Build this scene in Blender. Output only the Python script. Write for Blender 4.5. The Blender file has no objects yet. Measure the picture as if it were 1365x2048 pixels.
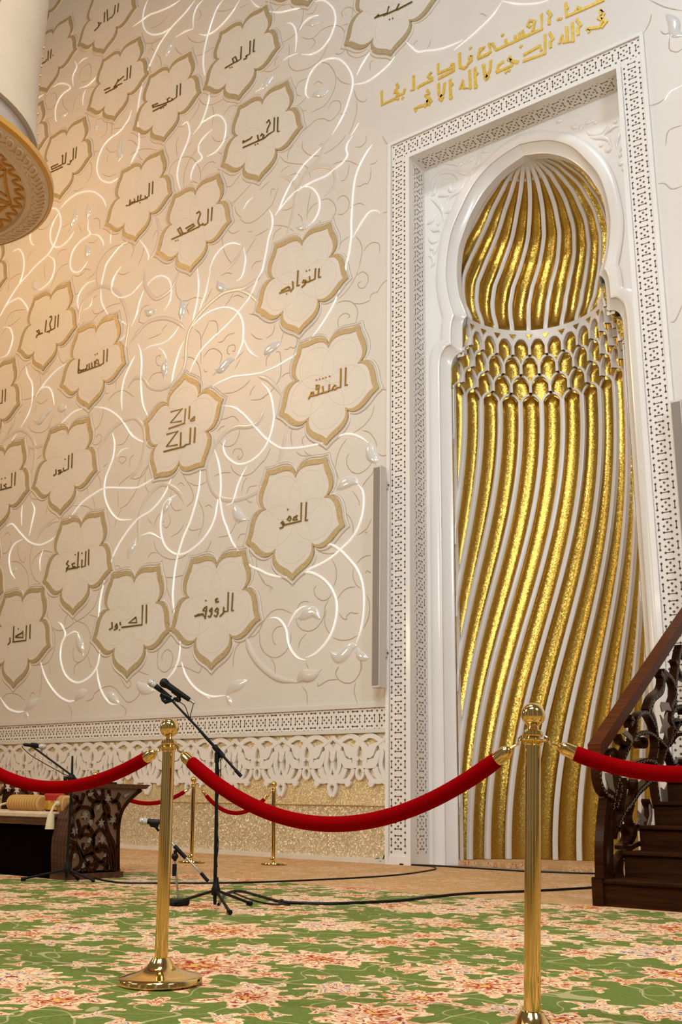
import bpy, math, random
from mathutils import Vector
from math import sin, cos, pi, sqrt, radians, atan2

random.seed(7)
S = bpy.context.scene
COL = S.collection

# ---------------------------------------------------------------- camera, world, lights, exposure
FPX, YAW, PITCH, ROLL, CAMH, CAMD = 1984.31, -0.643817, 0.284927, 0.017908, 0.69, 10.3648
_F = Vector((sin(YAW)*cos(PITCH), cos(YAW)*cos(PITCH), sin(PITCH)))
_R0 = Vector((cos(YAW), -sin(YAW), 0)); _U0 = _R0.cross(_F)
CR = cos(ROLL)*_R0 + sin(ROLL)*_U0
CU = -sin(ROLL)*_R0 + cos(ROLL)*_U0
CF = _F
EYE = Vector((0, -CAMD, CAMH))
cd = bpy.data.cameras.new('camera'); cam = bpy.data.objects.new('camera', cd); COL.objects.link(cam)
cd.sensor_fit = 'VERTICAL'; cd.sensor_height = 36.0; cd.lens = FPX/2048*36.0
cd.clip_start = 0.05; cd.clip_end = 200
from mathutils import Matrix
M3 = Matrix((CR, CU, -CF)).transposed()
cam.matrix_world = Matrix.Translation(EYE) @ M3.to_4x4()
S.camera = cam

W = bpy.data.worlds.new('world'); S.world = W; W.use_nodes = True
W.node_tree.nodes['Background'].inputs[0].default_value = (1.0, 0.88, 0.74, 1)
W.node_tree.nodes['Background'].inputs[1].default_value = 0.15

def area(name, loc, target, size, power, color, sy=None, spread=None):
    l = bpy.data.lights.new(name, 'AREA'); l.energy = power; l.color = color
    l.shape = 'RECTANGLE' if sy else 'DISK'; l.size = size
    if sy: l.size_y = sy
    if spread: l.spread = radians(spread)
    o = bpy.data.objects.new(name, l); COL.objects.link(o); o.location = loc
    o.rotation_euler = (Vector(target)-Vector(loc)).to_track_quat('-Z', 'Y').to_euler()
    return o
area('niche_light', (-0.5, -11.0, 8.0), (-4.6, 0.3, 3.8), 2.0, 400, (.91, .965, 1.0))
area('high_light', (-3.2, -8.0, 17.0), (-4.8, 0.3, 5.5), 1.6, 470, (.92, .97, 1.0))
area('hall_light', (4.0, -8.5, 7.0), (-4.0, 0, 2.5), 2.0, 320, (.92, .97, 1.0))
area('centre_light', (-8.5, -12.4, 6.2), (-9.5, 0, 2.2), 2.6, 190, (1.0, 0.92, 0.77))
area('warm_light', (-16.0, -6.5, 11.5), (-13.5, 0, 10.5), 1.8, 370, (1.0, 0.54, 0.18))
area('low_warm_light', (-13.5, -9.5, 4.5), (-12.5, 0, 1.6), 1.6, 120, (1.0, 0.74, 0.40))  # added fill that brightens the lower left wall
area('floor_light', (-4.0, -8.0, 10.0), (-4.5, -5.5, 0), 1.6, 200, (1.0, 0.93, 0.82))
area('pillar_fill_light', (-3.0, -15.5, 13.0), (-3.0, -17.0, 0), 2.5, 260, (1.0, 0.88, 0.72))  # added light on the unseen columns, for streaks reflected in the brass
S.view_settings.view_transform = 'Standard'; S.view_settings.look = 'None'
S.view_settings.gamma = 1.0; S.view_settings.use_curve_mapping = False
S.view_settings.exposure = -0.03
S.cycles.use_denoising = True
S.cycles.max_bounces = 6

# ---------------------------------------------------------------- pixel of the photograph -> point of the place
def ray(px, py): return (px-682.5)/FPX*CR - (py-1024)/FPX*CU + CF
def on_z(px, py, z=0.0):
    d = ray(px, py); return EYE + d*((z-CAMH)/d.z)
def on_y(px, py, y=0.0):
    d = ray(px, py); return EYE + d*((y+CAMD)/d.y)
def on_x(px, py, x):
    d = ray(px, py); return EYE + d*(x/d.x)
NH = Vector((sin(YAW), cos(YAW), 0))
def facing(px, py, p0, off=0.0):               # upright plane through p0 that faces the camera
    d = ray(px, py); return EYE + d*(((Vector(p0)-EYE).dot(NH)+off)/d.dot(NH))

# ---------------------------------------------------------------- mesh builder
def cat(pts, n=6, closed=False):               # Catmull-Rom through points (any dimension, Vector)
    P = [Vector(p) for p in pts]
    if len(P) < 3: return [P[0].lerp(P[1], i/n) for i in range(n+1)] if len(P) == 2 else P
    out = []; m = len(P); segs = m if closed else m-1
    for i in range(segs):
        if closed: a, b, c, d = P[(i-1) % m], P[i], P[(i+1) % m], P[(i+2) % m]
        else:
            b, c = P[i], P[i+1]; a = P[i-1] if i else b*2-c; d = P[i+2] if i+2 < m else c*2-b
        for k in range(n):
            t = k/n
            out.append(0.5*((2*b)+(c-a)*t+(2*a-5*b+4*c-d)*t*t+(3*b-a-3*c+d)*t**3))
    if not closed: out.append(P[-1])
    return out

class MB:
    def __init__(s): s.v = []; s.f = []
    def add(s, vs, fs):
        o = len(s.v); s.v += [tuple(v) for v in vs]; s.f += [tuple(i+o for i in f) for f in fs]; return s
    def box(s, a, b, bev=0.0):
        x0, y0, z0 = [min(a[i], b[i]) for i in range(3)]; x1, y1, z1 = [max(a[i], b[i]) for i in range(3)]
        if bev <= 0:
            return s.add([(x0,y0,z0),(x1,y0,z0),(x1,y1,z0),(x0,y1,z0),(x0,y0,z1),(x1,y0,z1),(x1,y1,z1),(x0,y1,z1)],
                [(3,2,1,0),(4,5,6,7),(0,1,5,4),(1,2,6,5),(2,3,7,6),(3,0,4,7)])
        c = Vector(((x0+x1)/2, (y0+y1)/2, (z0+z1)/2)); h = ((x1-x0)/2, (y1-y0)/2, (z1-z0)/2); q = []
        def pl(ix, iy): return [(ix*(h[0]-bev), iy*h[1]), (ix*h[0], iy*(h[1]-bev))]
        ring = [(-h[0]+bev,-h[1]),(h[0]-bev,-h[1]),(h[0],-h[1]+bev),(h[0],h[1]-bev),(h[0]-bev,h[1]),(-h[0]+bev,h[1]),(-h[0],h[1]-bev),(-h[0],-h[1]+bev)]
        for z, k in ((-h[2], 1), (-h[2]+bev, 0), (h[2]-bev, 0), (h[2], 1)):
            for (x, y) in ring:
                q.append(c+Vector((x-(bev*k if x > 0 else -bev*k), y-(bev*k if y > 0 else -bev*k), z)))
        fs = [tuple(range(7, -1, -1)), tuple(range(24, 32))]
        for r in range(3):
            for i in range(8): j = (i+1) % 8; fs.append((r*8+i, r*8+j, r*8+8+j, r*8+8+i))
        return s.add(q, fs)
    def tube(s, pts, r, seg=10, caps=True):
        P = [Vector(p) for p in pts]; n = len(P)
        R = r if isinstance(r, (list, tuple)) else [r]*n
        t0 = (P[1]-P[0]).normalized(); up = Vector((0, 0, 1)) if abs(t0.z) < 0.9 else Vector((1, 0, 0))
        a = t0.cross(up).normalized(); vs = []
        for i in range(n):
            t = (P[min(i+1, n-1)]-P[max(i-1, 0)])
            if t.length < 1e-9: t = t0
            t.normalize(); a = (a-t*a.dot(t)).normalized(); b = t.cross(a)
            for k in range(seg):
                w = 2*pi*k/seg; vs.append(P[i]+(a*cos(w)+b*sin(w))*R[i])
        fs = [(i*seg+k, i*seg+(k+1) % seg, (i+1)*seg+(k+1) % seg, (i+1)*seg+k) for i in range(n-1) for k in range(seg)]
        if caps: fs += [tuple(range(seg-1, -1, -1)), tuple(range((n-1)*seg, n*seg))]
        return s.add(vs, fs)
    def lathe(s, prof, c=(0, 0, 0), seg=32, axis=None):   # profile (r, h) along axis
        c = Vector(c); ax = Vector(axis).normalized() if axis else Vector((0, 0, 1))
        u = ax.cross(Vector((0, 1, 0)) if abs(ax.y) < .9 else Vector((1, 0, 0))).normalized(); w = ax.cross(u)
        vs = [c+ax*h+(u*cos(2*pi*k/seg)+w*sin(2*pi*k/seg))*r for (r, h) in prof for k in range(seg)]
        fs = [(i*seg+k, i*seg+(k+1) % seg, (i+1)*seg+(k+1) % seg, (i+1)*seg+k) for i in range(len(prof)-1) for k in range(seg)]
        return s.add(vs, fs)
    def ball(s, c, r, seg=24, rings=14, sc=(1, 1, 1)):
        vs = []; c = Vector(c)
        for i in range(rings+1):
            th = pi*i/rings
            for k in range(seg): vs.append(c+Vector((sin(th)*cos(2*pi*k/seg)*sc[0], sin(th)*sin(2*pi*k/seg)*sc[1], cos(th)*sc[2]))*r)
        fs = [(i*seg+k, (i+1)*seg+k, (i+1)*seg+(k+1) % seg, i*seg+(k+1) % seg) for i in range(rings) for k in range(seg)]
        return s.add(vs, fs)
    def prism(s, poly, f, d0, d1):              # outline poly (a,b); f(a,b,d) -> point; triangulated caps
        from mathutils.geometry import tessellate_polygon
        n = len(poly); tri = tessellate_polygon([[Vector((p[0], p[1], 0)) for p in poly]])
        vs = [f(p[0], p[1], d0) for p in poly]+[f(p[0], p[1], d1) for p in poly]
        fs = [t for t in tri]+[tuple(i+n for i in reversed(t)) for t in tri]
        fs += [(i, (i+1) % n, n+(i+1) % n, n+i) for i in range(n)]
        return s.add(vs, fs)
    def ribbon(s, pts, hw, f, d0, d1):          # flat band of half width hw (number or list) along 2-D points
        P = [Vector(p) for p in pts]; n = len(P); H = hw if isinstance(hw, (list, tuple)) else [hw]*n; vs = []
        for i in range(n):
            t = P[min(i+1, n-1)]-P[max(i-1, 0)]
            if t.length < 1e-9: t = Vector((1, 0))
            t.normalize(); q = Vector((-t.y, t.x))*H[i]; a = P[i]+q; b = P[i]-q
            vs += [f(a.x, a.y, d0), f(b.x, b.y, d0), f(b.x, b.y, d1), f(a.x, a.y, d1)]
        fs = [(i*4+k, i*4+(k+1) % 4, i*4+4+(k+1) % 4, i*4+4+k) for i in range(n-1) for k in range(4)]
        fs += [(3, 2, 1, 0), tuple((n-1)*4+k for k in range(4))]
        return s.add(vs, fs)
    def relief(s, pts, R, hf=0.8, y0=0.0, seg=8):   # half-round moulding lying on the wall plane (x,z)
        P = [Vector(p) for p in pts]; n = len(P); vs = []
        for i in range(n):
            t = P[min(i+1, n-1)]-P[max(i-1, 0)]
            if t.length < 1e-9: t = Vector((1, 0))
            t.normalize(); q = Vector((-t.y, t.x))
            for k in range(seg+1):
                w = pi*k/seg; e = P[i]+q*(R[i]*cos(w)); vs.append((e.x, y0-R[i]*hf*sin(w), e.y))
        m = seg+1
        fs = [(i*m+k, (i+1)*m+k, (i+1)*m+k+1, i*m+k+1) for i in range(n-1) for k in range(seg)]
        return s.add(vs, fs)
    def grid(s, rows):
        m = len(rows[0]); vs = [p for r in rows for p in r]
        return s.add(vs, [(i*m+k, i*m+k+1, (i+1)*m+k+1, (i+1)*m+k) for i in range(len(rows)-1) for k in range(m-1)])

def origin_of(o):
    p = Vector((0, 0, 0))
    while o is not None: p = p+o.location; o = o.parent
    return p
def obj(name, mb, mat, parent=None, smooth=True, angle=40):
    me = bpy.data.meshes.new(name)
    off = origin_of(parent) if parent else Vector((0, 0, 0))
    me.from_pydata([Vector(v)-off for v in mb.v], [], mb.f); me.validate(); me.update()
    if smooth:
        me.polygons.foreach_set('use_smooth', [True]*len(me.polygons))
        try: me.set_sharp_from_angle(angle=radians(angle))
        except Exception: pass
    me.materials.append(mat)
    o = bpy.data.objects.new(name, me); COL.objects.link(o)
    if parent: o.parent = parent
    return o
def add_layer(o, mb, material):                 # further pattern in the same mesh, in its own material
    me = o.data; off = origin_of(o.parent) if o.parent else Vector((0, 0, 0)); n = len(me.vertices); m0 = len(me.polygons)
    V = [v.co.copy() for v in me.vertices]+[Vector(v)-off for v in mb.v]; Fs = [tuple(p.vertices) for p in me.polygons]+[tuple(i+n for i in f) for f in mb.f]
    me.clear_geometry(); me.from_pydata(V, [], Fs); me.materials.append(material); me.update()
    for i in range(m0, len(me.polygons)): me.polygons[i].material_index = len(me.materials)-1
def tag(o, label, cat_, group=None):
    o['label'] = label; o['category'] = cat_
    if group: o['group'] = group
    return o
def thing(name, label, cat_, loc, group=None):
    o = bpy.data.objects.new(name, None); COL.objects.link(o); o.location = loc; o.empty_display_size = .1
    return tag(o, label, cat_, group)
def struct(name, mb, mat, parent=None, **k):
    o = obj(name, mb, mat, parent, **k)
    if not parent: o['kind'] = 'structure'
    return o
def dup(root, loc, label, group=None):
    r = root.copy(); COL.objects.link(r); r.location = loc; r['label'] = label
    if group: r['group'] = group
    for ch in root.children:
        c = ch.copy(); COL.objects.link(c); c.parent = r
        for g in ch.children:
            d = g.copy(); COL.objects.link(d); d.parent = c
    return r

# ---------------------------------------------------------------- materials
def mat(name, col, rough=.5, metal=0.0, bump=0.0, bscale=40, var=0.0, vscale=3, coat=0.0, spec=None, sheen=0.0, emit=None):
    m = bpy.data.materials.new(name); m.use_nodes = True; nt = m.node_tree; b = nt.nodes['Principled BSDF']
    b.inputs['Base Color'].default_value = (*col, 1); b.inputs['Roughness'].default_value = rough; b.inputs['Metallic'].default_value = metal
    if coat: b.inputs['Coat Weight'].default_value = coat; b.inputs['Coat Roughness'].default_value = .06
    if spec is not None: b.inputs['Specular IOR Level'].default_value = spec
    if sheen: b.inputs['Sheen Weight'].default_value = sheen; b.inputs['Sheen Roughness'].default_value = .4; b.inputs['Sheen Tint'].default_value = (*[min(1, c*2+.05) for c in col], 1)
    tc = nt.nodes.new('ShaderNodeTexCoord')
    if var:
        n = nt.nodes.new('ShaderNodeTexNoise'); n.inputs['Scale'].default_value = vscale; n.inputs['Detail'].default_value = 4
        nt.links.new(tc.outputs['Object'], n.inputs['Vector'])
        r = nt.nodes.new('ShaderNodeValToRGB'); nt.links.new(n.outputs[0], r.inputs[0])
        r.color_ramp.elements[0].position = .3; r.color_ramp.elements[1].position = .7
        r.color_ramp.elements[0].color = (*[c*(1-var) for c in col], 1); r.color_ramp.elements[1].color = (*[min(1, c*(1+var)) for c in col], 1)
        nt.links.new(r.outputs[0], b.inputs['Base Color'])
    if bump:
        n = nt.nodes.new('ShaderNodeTexNoise'); n.inputs['Scale'].default_value = bscale; n.inputs['Detail'].default_value = 3
        nt.links.new(tc.outputs['Object'], n.inputs['Vector'])
        bp = nt.nodes.new('ShaderNodeBump'); bp.inputs['Strength'].default_value = bump; bp.inputs['Distance'].default_value = .01
        nt.links.new(n.outputs[0], bp.inputs['Height']); nt.links.new(bp.outputs[0], b.inputs['Normal'])
    return m

def mosaic(name, c1, c2, rough, scale, strength, metal=1.0):   # small glass tesserae set at slightly different angles
    m = bpy.data.materials.new(name); m.use_nodes = True; nt = m.node_tree; b = nt.nodes['Principled BSDF']
    tc = nt.nodes.new('ShaderNodeTexCoord')
    v = nt.nodes.new('ShaderNodeTexVoronoi'); v.inputs['Scale'].default_value = scale; v.inputs['Randomness'].default_value = .7
    nt.links.new(tc.outputs['Object'], v.inputs['Vector'])
    sp = nt.nodes.new('ShaderNodeSeparateColor'); nt.links.new(v.outputs['Color'], sp.inputs[0])
    mx = nt.nodes.new('ShaderNodeMix'); mx.data_type = 'RGBA'
    mx.inputs[6].default_value = (*c1, 1); mx.inputs[7].default_value = (*c2, 1)
    nt.links.new(sp.outputs[0], mx.inputs[0]); nt.links.new(mx.outputs[2], b.inputs['Base Color'])
    b.inputs['Metallic'].default_value = metal; b.inputs['Roughness'].default_value = rough
    sub = nt.nodes.new('ShaderNodeVectorMath'); sub.operation = 'SUBTRACT'; sub.inputs[1].default_value = (.5, .5, .5)
    nt.links.new(v.outputs['Color'], sub.inputs[0])
    sc = nt.nodes.new('ShaderNodeVectorMath'); sc.operation = 'SCALE'; sc.inputs['Scale'].default_value = strength
    nt.links.new(sub.outputs[0], sc.inputs[0])
    ge = nt.nodes.new('ShaderNodeNewGeometry'); ad = nt.nodes.new('ShaderNodeVectorMath'); ad.operation = 'ADD'
    nt.links.new(ge.outputs['Normal'], ad.inputs[0]); nt.links.new(sc.outputs[0], ad.inputs[1])
    no = nt.nodes.new('ShaderNodeVectorMath'); no.operation = 'NORMALIZE'; nt.links.new(ad.outputs[0], no.inputs[0])
    nt.links.new(no.outputs[0], b.inputs['Normal'])
    return m

WALL = mat('carved_marble', (.71, .665, .61), .42, var=.025, vscale=1.3, bump=.03, bscale=60)
PANEL = mat('medallion_marble', (.73, .69, .635), .38, var=.03, vscale=2)
WHITE = mat('white_marble', (.83, .81, .785), .22, var=.03, vscale=1.2, coat=.25)
FRAME = mat('frame_marble', (.80, .76, .71), .35, var=.02, vscale=2)
PEARL = mat('mirror_pearl', (.93, .92, .90), .12, .28, var=.02, vscale=5, coat=1.0)
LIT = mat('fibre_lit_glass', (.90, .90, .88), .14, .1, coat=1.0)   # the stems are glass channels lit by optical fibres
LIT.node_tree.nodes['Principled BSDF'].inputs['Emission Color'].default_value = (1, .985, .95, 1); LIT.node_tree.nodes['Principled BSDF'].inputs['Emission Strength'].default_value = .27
SATIN = mat('satin_channel', (.68, .62, .56), .30, coat=.2)
GROOVE = mat('shaded_incised_line', (.50, .41, .32), .5)  # darker tan carries the shade of cut grooves in its colour
DARK = mat('dark_inlay', (.10, .06, .035), .5)
GOLD = mosaic('gold_mosaic', (.48, .30, .05), (.62, .42, .095), .31, 75, .15)
PALEGOLD = mosaic('pale_gold_mosaic', (.76, .62, .36), (.92, .78, .50), .42, 90, .35, .6)
DADO = mosaic('dado_mosaic', (.66, .56, .36), (.90, .80, .58), .42, 70, .45, .6)
BORDER = mosaic('border_mosaic', (.46, .36, .19), (.60, .49, .30), .5, 110, .25, .3)
LETTER = mat('gilded_letter', (.30, .205, .055), .38, .85)
INSCR = mat('gilded_inscription', (.78, .54, .10), .45, .25, var=.15, vscale=30)
FILLET = mat('fillet_marble', (.72, .68, .64), .3)
BRASS = mat('polished_brass', (.80, .56, .21), .09, 1.0)
VELVET = mat('red_velvet', (.27, .0016, .003), .9, sheen=.03, bump=.2, bscale=140, spec=0)
BLACK = mat('black_plastic', (.0045, .0045, .005), .45, spec=.22)
STEEL = mat('brushed_steel', (.55, .53, .50), .3, 1.0)
SILVER = mat('mesh_silver', (.62, .60, .57), .45, .8, bump=.5, bscale=500)
GREY = mat('grille_grey', (.26, .225, .19), .7, bump=.2, bscale=300)
CASE = mat('speaker_case', (.66, .60, .52), .5)
def wood(name, c1, c2, rough):
    m = mat(name, c1, rough, coat=0, spec=.07); nt = m.node_tree; b = nt.nodes['Principled BSDF']
    tc = nt.nodes.new('ShaderNodeTexCoord'); mp = nt.nodes.new('ShaderNodeMapping'); mp.inputs['Scale'].default_value = (2, 22, 30)
    n = nt.nodes.new('ShaderNodeTexNoise'); n.inputs['Scale'].default_value = 1.5; n.inputs['Detail'].default_value = 6
    r = nt.nodes.new('ShaderNodeValToRGB'); r.color_ramp.elements[0].color = (*c1, 1); r.color_ramp.elements[1].color = (*c2, 1)
    r.color_ramp.elements[0].position = .35; r.color_ramp.elements[1].position = .68
    nt.links.new(tc.outputs['Object'], mp.inputs[0]); nt.links.new(mp.outputs[0], n.inputs['Vector']); nt.links.new(n.outputs[0], r.inputs[0])
    nt.links.new(r.outputs[0], b.inputs['Base Color']); return m
WOOD = wood('shaded_dark_wood', (.022, .006, .0012), (.046, .013, .0025), .6)  # dark brown wood, with the shade on the steps deepened into its colour
RAIL = wood('rail_wood', (.060, .013, .003), (.115, .028, .006), .4)
CARVE = wood('carved_walnut', (.020, .006, .002), (.042, .013, .005), .22)
CHAIRW = wood('inlaid_walnut', (.07, .03, .014), (.12, .055, .028), .4)
NACRE = mat('shell_inlay', (.22, .165, .12), .35, var=.25, vscale=60)
SHELL = mat('pale_shell_inlay', (.62, .52, .42), .4)
CREAM = mat('cream_fabric', (.62, .47, .30), .8, bump=.3, bscale=200, var=.15, vscale=20)
TASSEL = mat('tassel_cord', (.72, .60, .34), .8, bump=.4, bscale=180)
STONE = mat('pale_skirting_stone', (.72, .66, .56), .4, var=.04)
ORN = mat('lantern_plaster', (.84, .67, .56), .6, var=.05, bump=.1, bscale=30)
ORNN = mat('lantern_neck', (.46, .38, .32), .6, bump=.1, bscale=30)
ORNT = mat('lantern_shaft', (.60, .47, .34), .5, var=.05)
ORNG = mat('lantern_gilding', (.72, .38, .09), .4, .5)

def stripes(name, c1, c2, freq):
    m = mat(name, c1, .75); nt = m.node_tree; b = nt.nodes['Principled BSDF']
    tc = nt.nodes.new('ShaderNodeTexCoord'); w = nt.nodes.new('ShaderNodeTexWave'); w.inputs['Scale'].default_value = freq
    w.bands_direction = 'X'; r = nt.nodes.new('ShaderNodeValToRGB'); r.color_ramp.elements[0].color = (*c1, 1); r.color_ramp.elements[1].color = (*c2, 1)
    nt.links.new(tc.outputs['Object'], w.inputs['Vector']); nt.links.new(w.outputs[0], r.inputs[0]); nt.links.new(r.outputs[0], b.inputs['Base Color']); return m
STRIPE = stripes('striped_silk', (.62, .36, .11), (.42, .20, .045), 8)

def carpet():
    m = bpy.data.materials.new('floral_carpet'); m.use_nodes = True; nt = m.node_tree; b = nt.nodes['Principled BSDF']; L = nt.links
    b.inputs['Roughness'].default_value = .95; b.inputs['Specular IOR Level'].default_value = .1
    N = nt.nodes.new
    def math_(op, a, c=None, d=None):
        n = N('ShaderNodeMath'); n.operation = op
        for i, q in enumerate((a, c, d)):
            if q is None: continue
            if isinstance(q, (int, float)): n.inputs[i].default_value = q
            else: L.new(q, n.inputs[i])
        return n.outputs[0]
    def vm(op, a, c=None, s=None):
        n = N('ShaderNodeVectorMath'); n.operation = op; L.new(a, n.inputs[0])
        if c is not None:
            if isinstance(c, tuple): n.inputs[1].default_value = c
            else: L.new(c, n.inputs[1])
        if s is not None: n.inputs['Scale'].default_value = s
        return n.outputs[1] if op in ('LENGTH', 'DOT_PRODUCT') else n.outputs[0]
    def mix(f, a, c):
        n = N('ShaderNodeMix'); n.data_type = 'RGBA'
        for i, q in ((0, f), (6, a), (7, c)):
            if isinstance(q, tuple): n.inputs[i].default_value = (*q, 1)
            elif isinstance(q, float): n.inputs[i].default_value = q
            else: L.new(q, n.inputs[i])
        return n.outputs[2]
    def ramp(f, stops, interp='LINEAR'):
        r = N('ShaderNodeValToRGB'); e = r.color_ramp; e.interpolation = interp
        while len(e.elements) < len(stops): e.elements.new(.5)
        for el, (p, c) in zip(e.elements, stops): el.position = p; el.color = (*c, 1)
        L.new(f, r.inputs[0]); return r.outputs[0]
    def noise(vec, sc, det=3):
        n = N('ShaderNodeTexNoise'); n.inputs['Scale'].default_value = sc; n.inputs['Detail'].default_value = det; L.new(vec, n.inputs['Vector']); return n
    tc = N('ShaderNodeTexCoord'); P0 = tc.outputs['Object']
    nz = noise(P0, 9, 3); wob = vm('SCALE', vm('SUBTRACT', nz.outputs['Color'], (.5, .5, .5)), s=.11)
    P = vm('ADD', P0, wob)
    fine = noise(P0, 55, 2).outputs[0]; mid = noise(P0, 24, 3).outputs[0]
    CRM, SAL, RED, BLU, ORG, PNK = (.86, .66, .40), (.70, .27, .10), (.34, .022, .014), (.13, .12, .22), (.76, .42, .11), (.80, .46, .28)
    def flowers(scale, rad, petals, off, amp, keep):
        q = vm('ADD', vm('SCALE', P, s=scale), off)
        v = N('ShaderNodeTexVoronoi'); v.voronoi_dimensions = '2D'; v.inputs['Scale'].default_value = 1.0; v.inputs['Randomness'].default_value = .75
        L.new(q, v.inputs['Vector'])
        d = vm('SUBTRACT', q, v.outputs['Position']); sx = N('ShaderNodeSeparateXYZ'); L.new(d, sx.inputs[0])
        sc = N('ShaderNodeSeparateColor'); L.new(v.outputs['Color'], sc.inputs[0])
        ang = math_('ARCTAN2', sx.outputs[1], sx.outputs[0])
        r = math_('POWER', math_('ADD', math_('POWER', sx.outputs[0], 2.0), math_('POWER', sx.outputs[1], 2.0)), .5)
        ph = math_('MULTIPLY', sc.outputs[0], 6.28)
        pet = math_('COSINE', math_('ADD', math_('MULTIPLY', ang, float(petals)), ph))
        rr = math_('DIVIDE', math_('MULTIPLY', r, math_('SUBTRACT', 1.0, math_('MULTIPLY', pet, amp))), math_('MULTIPLY', math_('ADD', .6, math_('MULTIPLY', sc.outputs[1], .55)), rad))
        mask = math_('MULTIPLY', math_('LESS_THAN', rr, 1.0), math_('LESS_THAN', sc.outputs[2], keep))
        f = math_('ADD', rr, math_('MULTIPLY', math_('SUBTRACT', mid, .5), 1.15))
        c1 = ramp(f, [(0, ORG), (.16, RED), (.30, SAL), (.44, CRM), (.58, RED), (.68, PNK), (.82, CRM), (.95, SAL)], 'CONSTANT')
        c2 = ramp(f, [(0, RED), (.14, CRM), (.30, PNK), (.46, BLU), (.55, CRM), (.72, SAL), (.86, CRM)], 'CONSTANT')
        return mask, mix(math_('GREATER_THAN', sc.outputs[0], .55), c1, c2)
    # ground colours: green field, sandy border along the wall
    green = mix(fine, (.105, .150, .020), (.155, .205, .034))
    sand = mix(noise(P0, 13, 4).outputs[0], (.46, .24, .09), (.66, .40, .18))
    sy = N('ShaderNodeSeparateXYZ'); L.new(P, sy.inputs[0])
    edge = math_('GREATER_THAN', sy.outputs[1], -3.12)
    col = mix(edge, green, sand)
    # thin winding stems
    st = noise(P0, 2.3, 1).outputs[0]
    stem = math_('LESS_THAN', math_('ABSOLUTE', math_('SUBTRACT', st, .5)), .006)
    st2 = noise(vm('ADD', P0, (7.3, 2.1, 0)), 3.1, 1).outputs[0]
    stem2 = math_('LESS_THAN', math_('ABSOLUTE', math_('SUBTRACT', st2, .48)), .005)
    col = mix(math_('MULTIPLY', math_('MAXIMUM', stem, stem2), .55), col, (.62, .50, .28))
    for sc_, rad, pet, off, amp, keep in ((6.2, .25, 3, (3.1, 8.7, 0), .5, .50), (3.3, .26, 5, (1.7, .4, 0), .40, .70), (1.9, .28, 7, (9.2, 5.5, 0), .30, .80), (1.0, .27, 9, (.35, 2.7, 0), .24, .95)):
        mk, c = flowers(sc_, rad, pet, off, amp, keep)
        col = mix(mk, col, c)
    # the border repeats the flowers in faded tones
    faded = mix(.46, col, sand)
    col = mix(edge, col, faded)
    col = mix(math_('MULTIPLY', math_('SUBTRACT', fine, .35), .25), col, (.62, .50, .34))
    L.new(col, b.inputs['Base Color'])
    bp = N('ShaderNodeBump'); bp.inputs['Strength'].default_value = .35; bp.inputs['Distance'].default_value = .004
    L.new(noise(P0, 320, 2).outputs[0], bp.inputs['Height']); L.new(bp.outputs[0], b.inputs['Normal'])
    return m
CARPET = carpet()
# ---------------------------------------------------------------- floor and wall
CX = -5.092                                     # axis of the niche
XL, XR, ZT = -7.006, -3.178, 9.985              # outer edges of the frame
IL, IR, IZ = -6.640, -3.546, 9.605              # its opening
REC = 0.38                                      # depth of the recess
B_TOP, B_BOT = 1.888, 1.530                     # patterned band along the wall
struct('floor', MB().box((-34, -30, -.2), (14, .38, 0)), CARPET, smooth=False)
w = MB()
w.box((-34, 0, B_BOT), (XL, .6, 22)); w.box((XL, 0, ZT), (XR, .6, 22)); w.box((XR, 0, 0), (12, .6, 22))
WALLO = struct('wall_back', w, WALL, smooth=False)
struct('trim_1', MB().box((-34, .012, .66), (XL, .58, B_BOT)), PALEGOLD, smooth=False)        # upper gold dado
struct('trim_2', MB().box((-34, .05, .05), (XL, .57, .66)), DADO, smooth=False)               # lower gold dado
struct('baseboard_back', MB().box((-34, -.05, 0), (XL-.002, .56, .05)), STONE, smooth=False)

for i, (x, y) in enumerate(((-9.5, -13.5), (-4.6, -14.5), (1.5, -14.0), (5.5, -10.5), (-14.5, -16.0), (-1.5, -20.0))):  # unseen columns behind the camera, put in for the brass to reflect
    pc = MB().lathe([(.62, 0), (.62, .25), (.5, .32), (.46, .40), (.44, 8.0), (.6, 8.6), (.9, 9.4), (0, 9.4)], (x, y, 0), 32); struct('unseen_pillar_%d' % (i+1), pc, FRAME)
# ---------------------------------------------------------------- frame of the niche with its dotted inlay
fr = MB()
fr.box((XL, -.02, 0), (IL, REC, ZT)); fr.box((IR, -.02, 0), (XR, REC, ZT)); fr.box((IL, -.02, IZ), (IR, REC, ZT))
FR = struct('trim_3', fr, FRAME, smooth=False)
ed = MB()
for a, b in ((XL, XL+.048), (IL-.058, IL), (IR, IR+.058), (XR-.048, XR)):
    top = ZT if a in (XL, XR-.048) else IZ+.058
    ed.box((a, -.045, 0), (b, -.0205, top))
ed.box((XL+.048, -.045, ZT-.048), (XR-.048, -.0205, ZT)); ed.box((IL, -.045, IZ), (IR, -.0205, IZ+.058))
ed.box((XL+.05, -.04, 0), (IL-.06, -.0205, .09)); ed.box((IR+.06, -.04, 0), (XR-.05, -.0205, .09))
obj('frame_moulding', ed, WHITE, FR, smooth=False)

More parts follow.
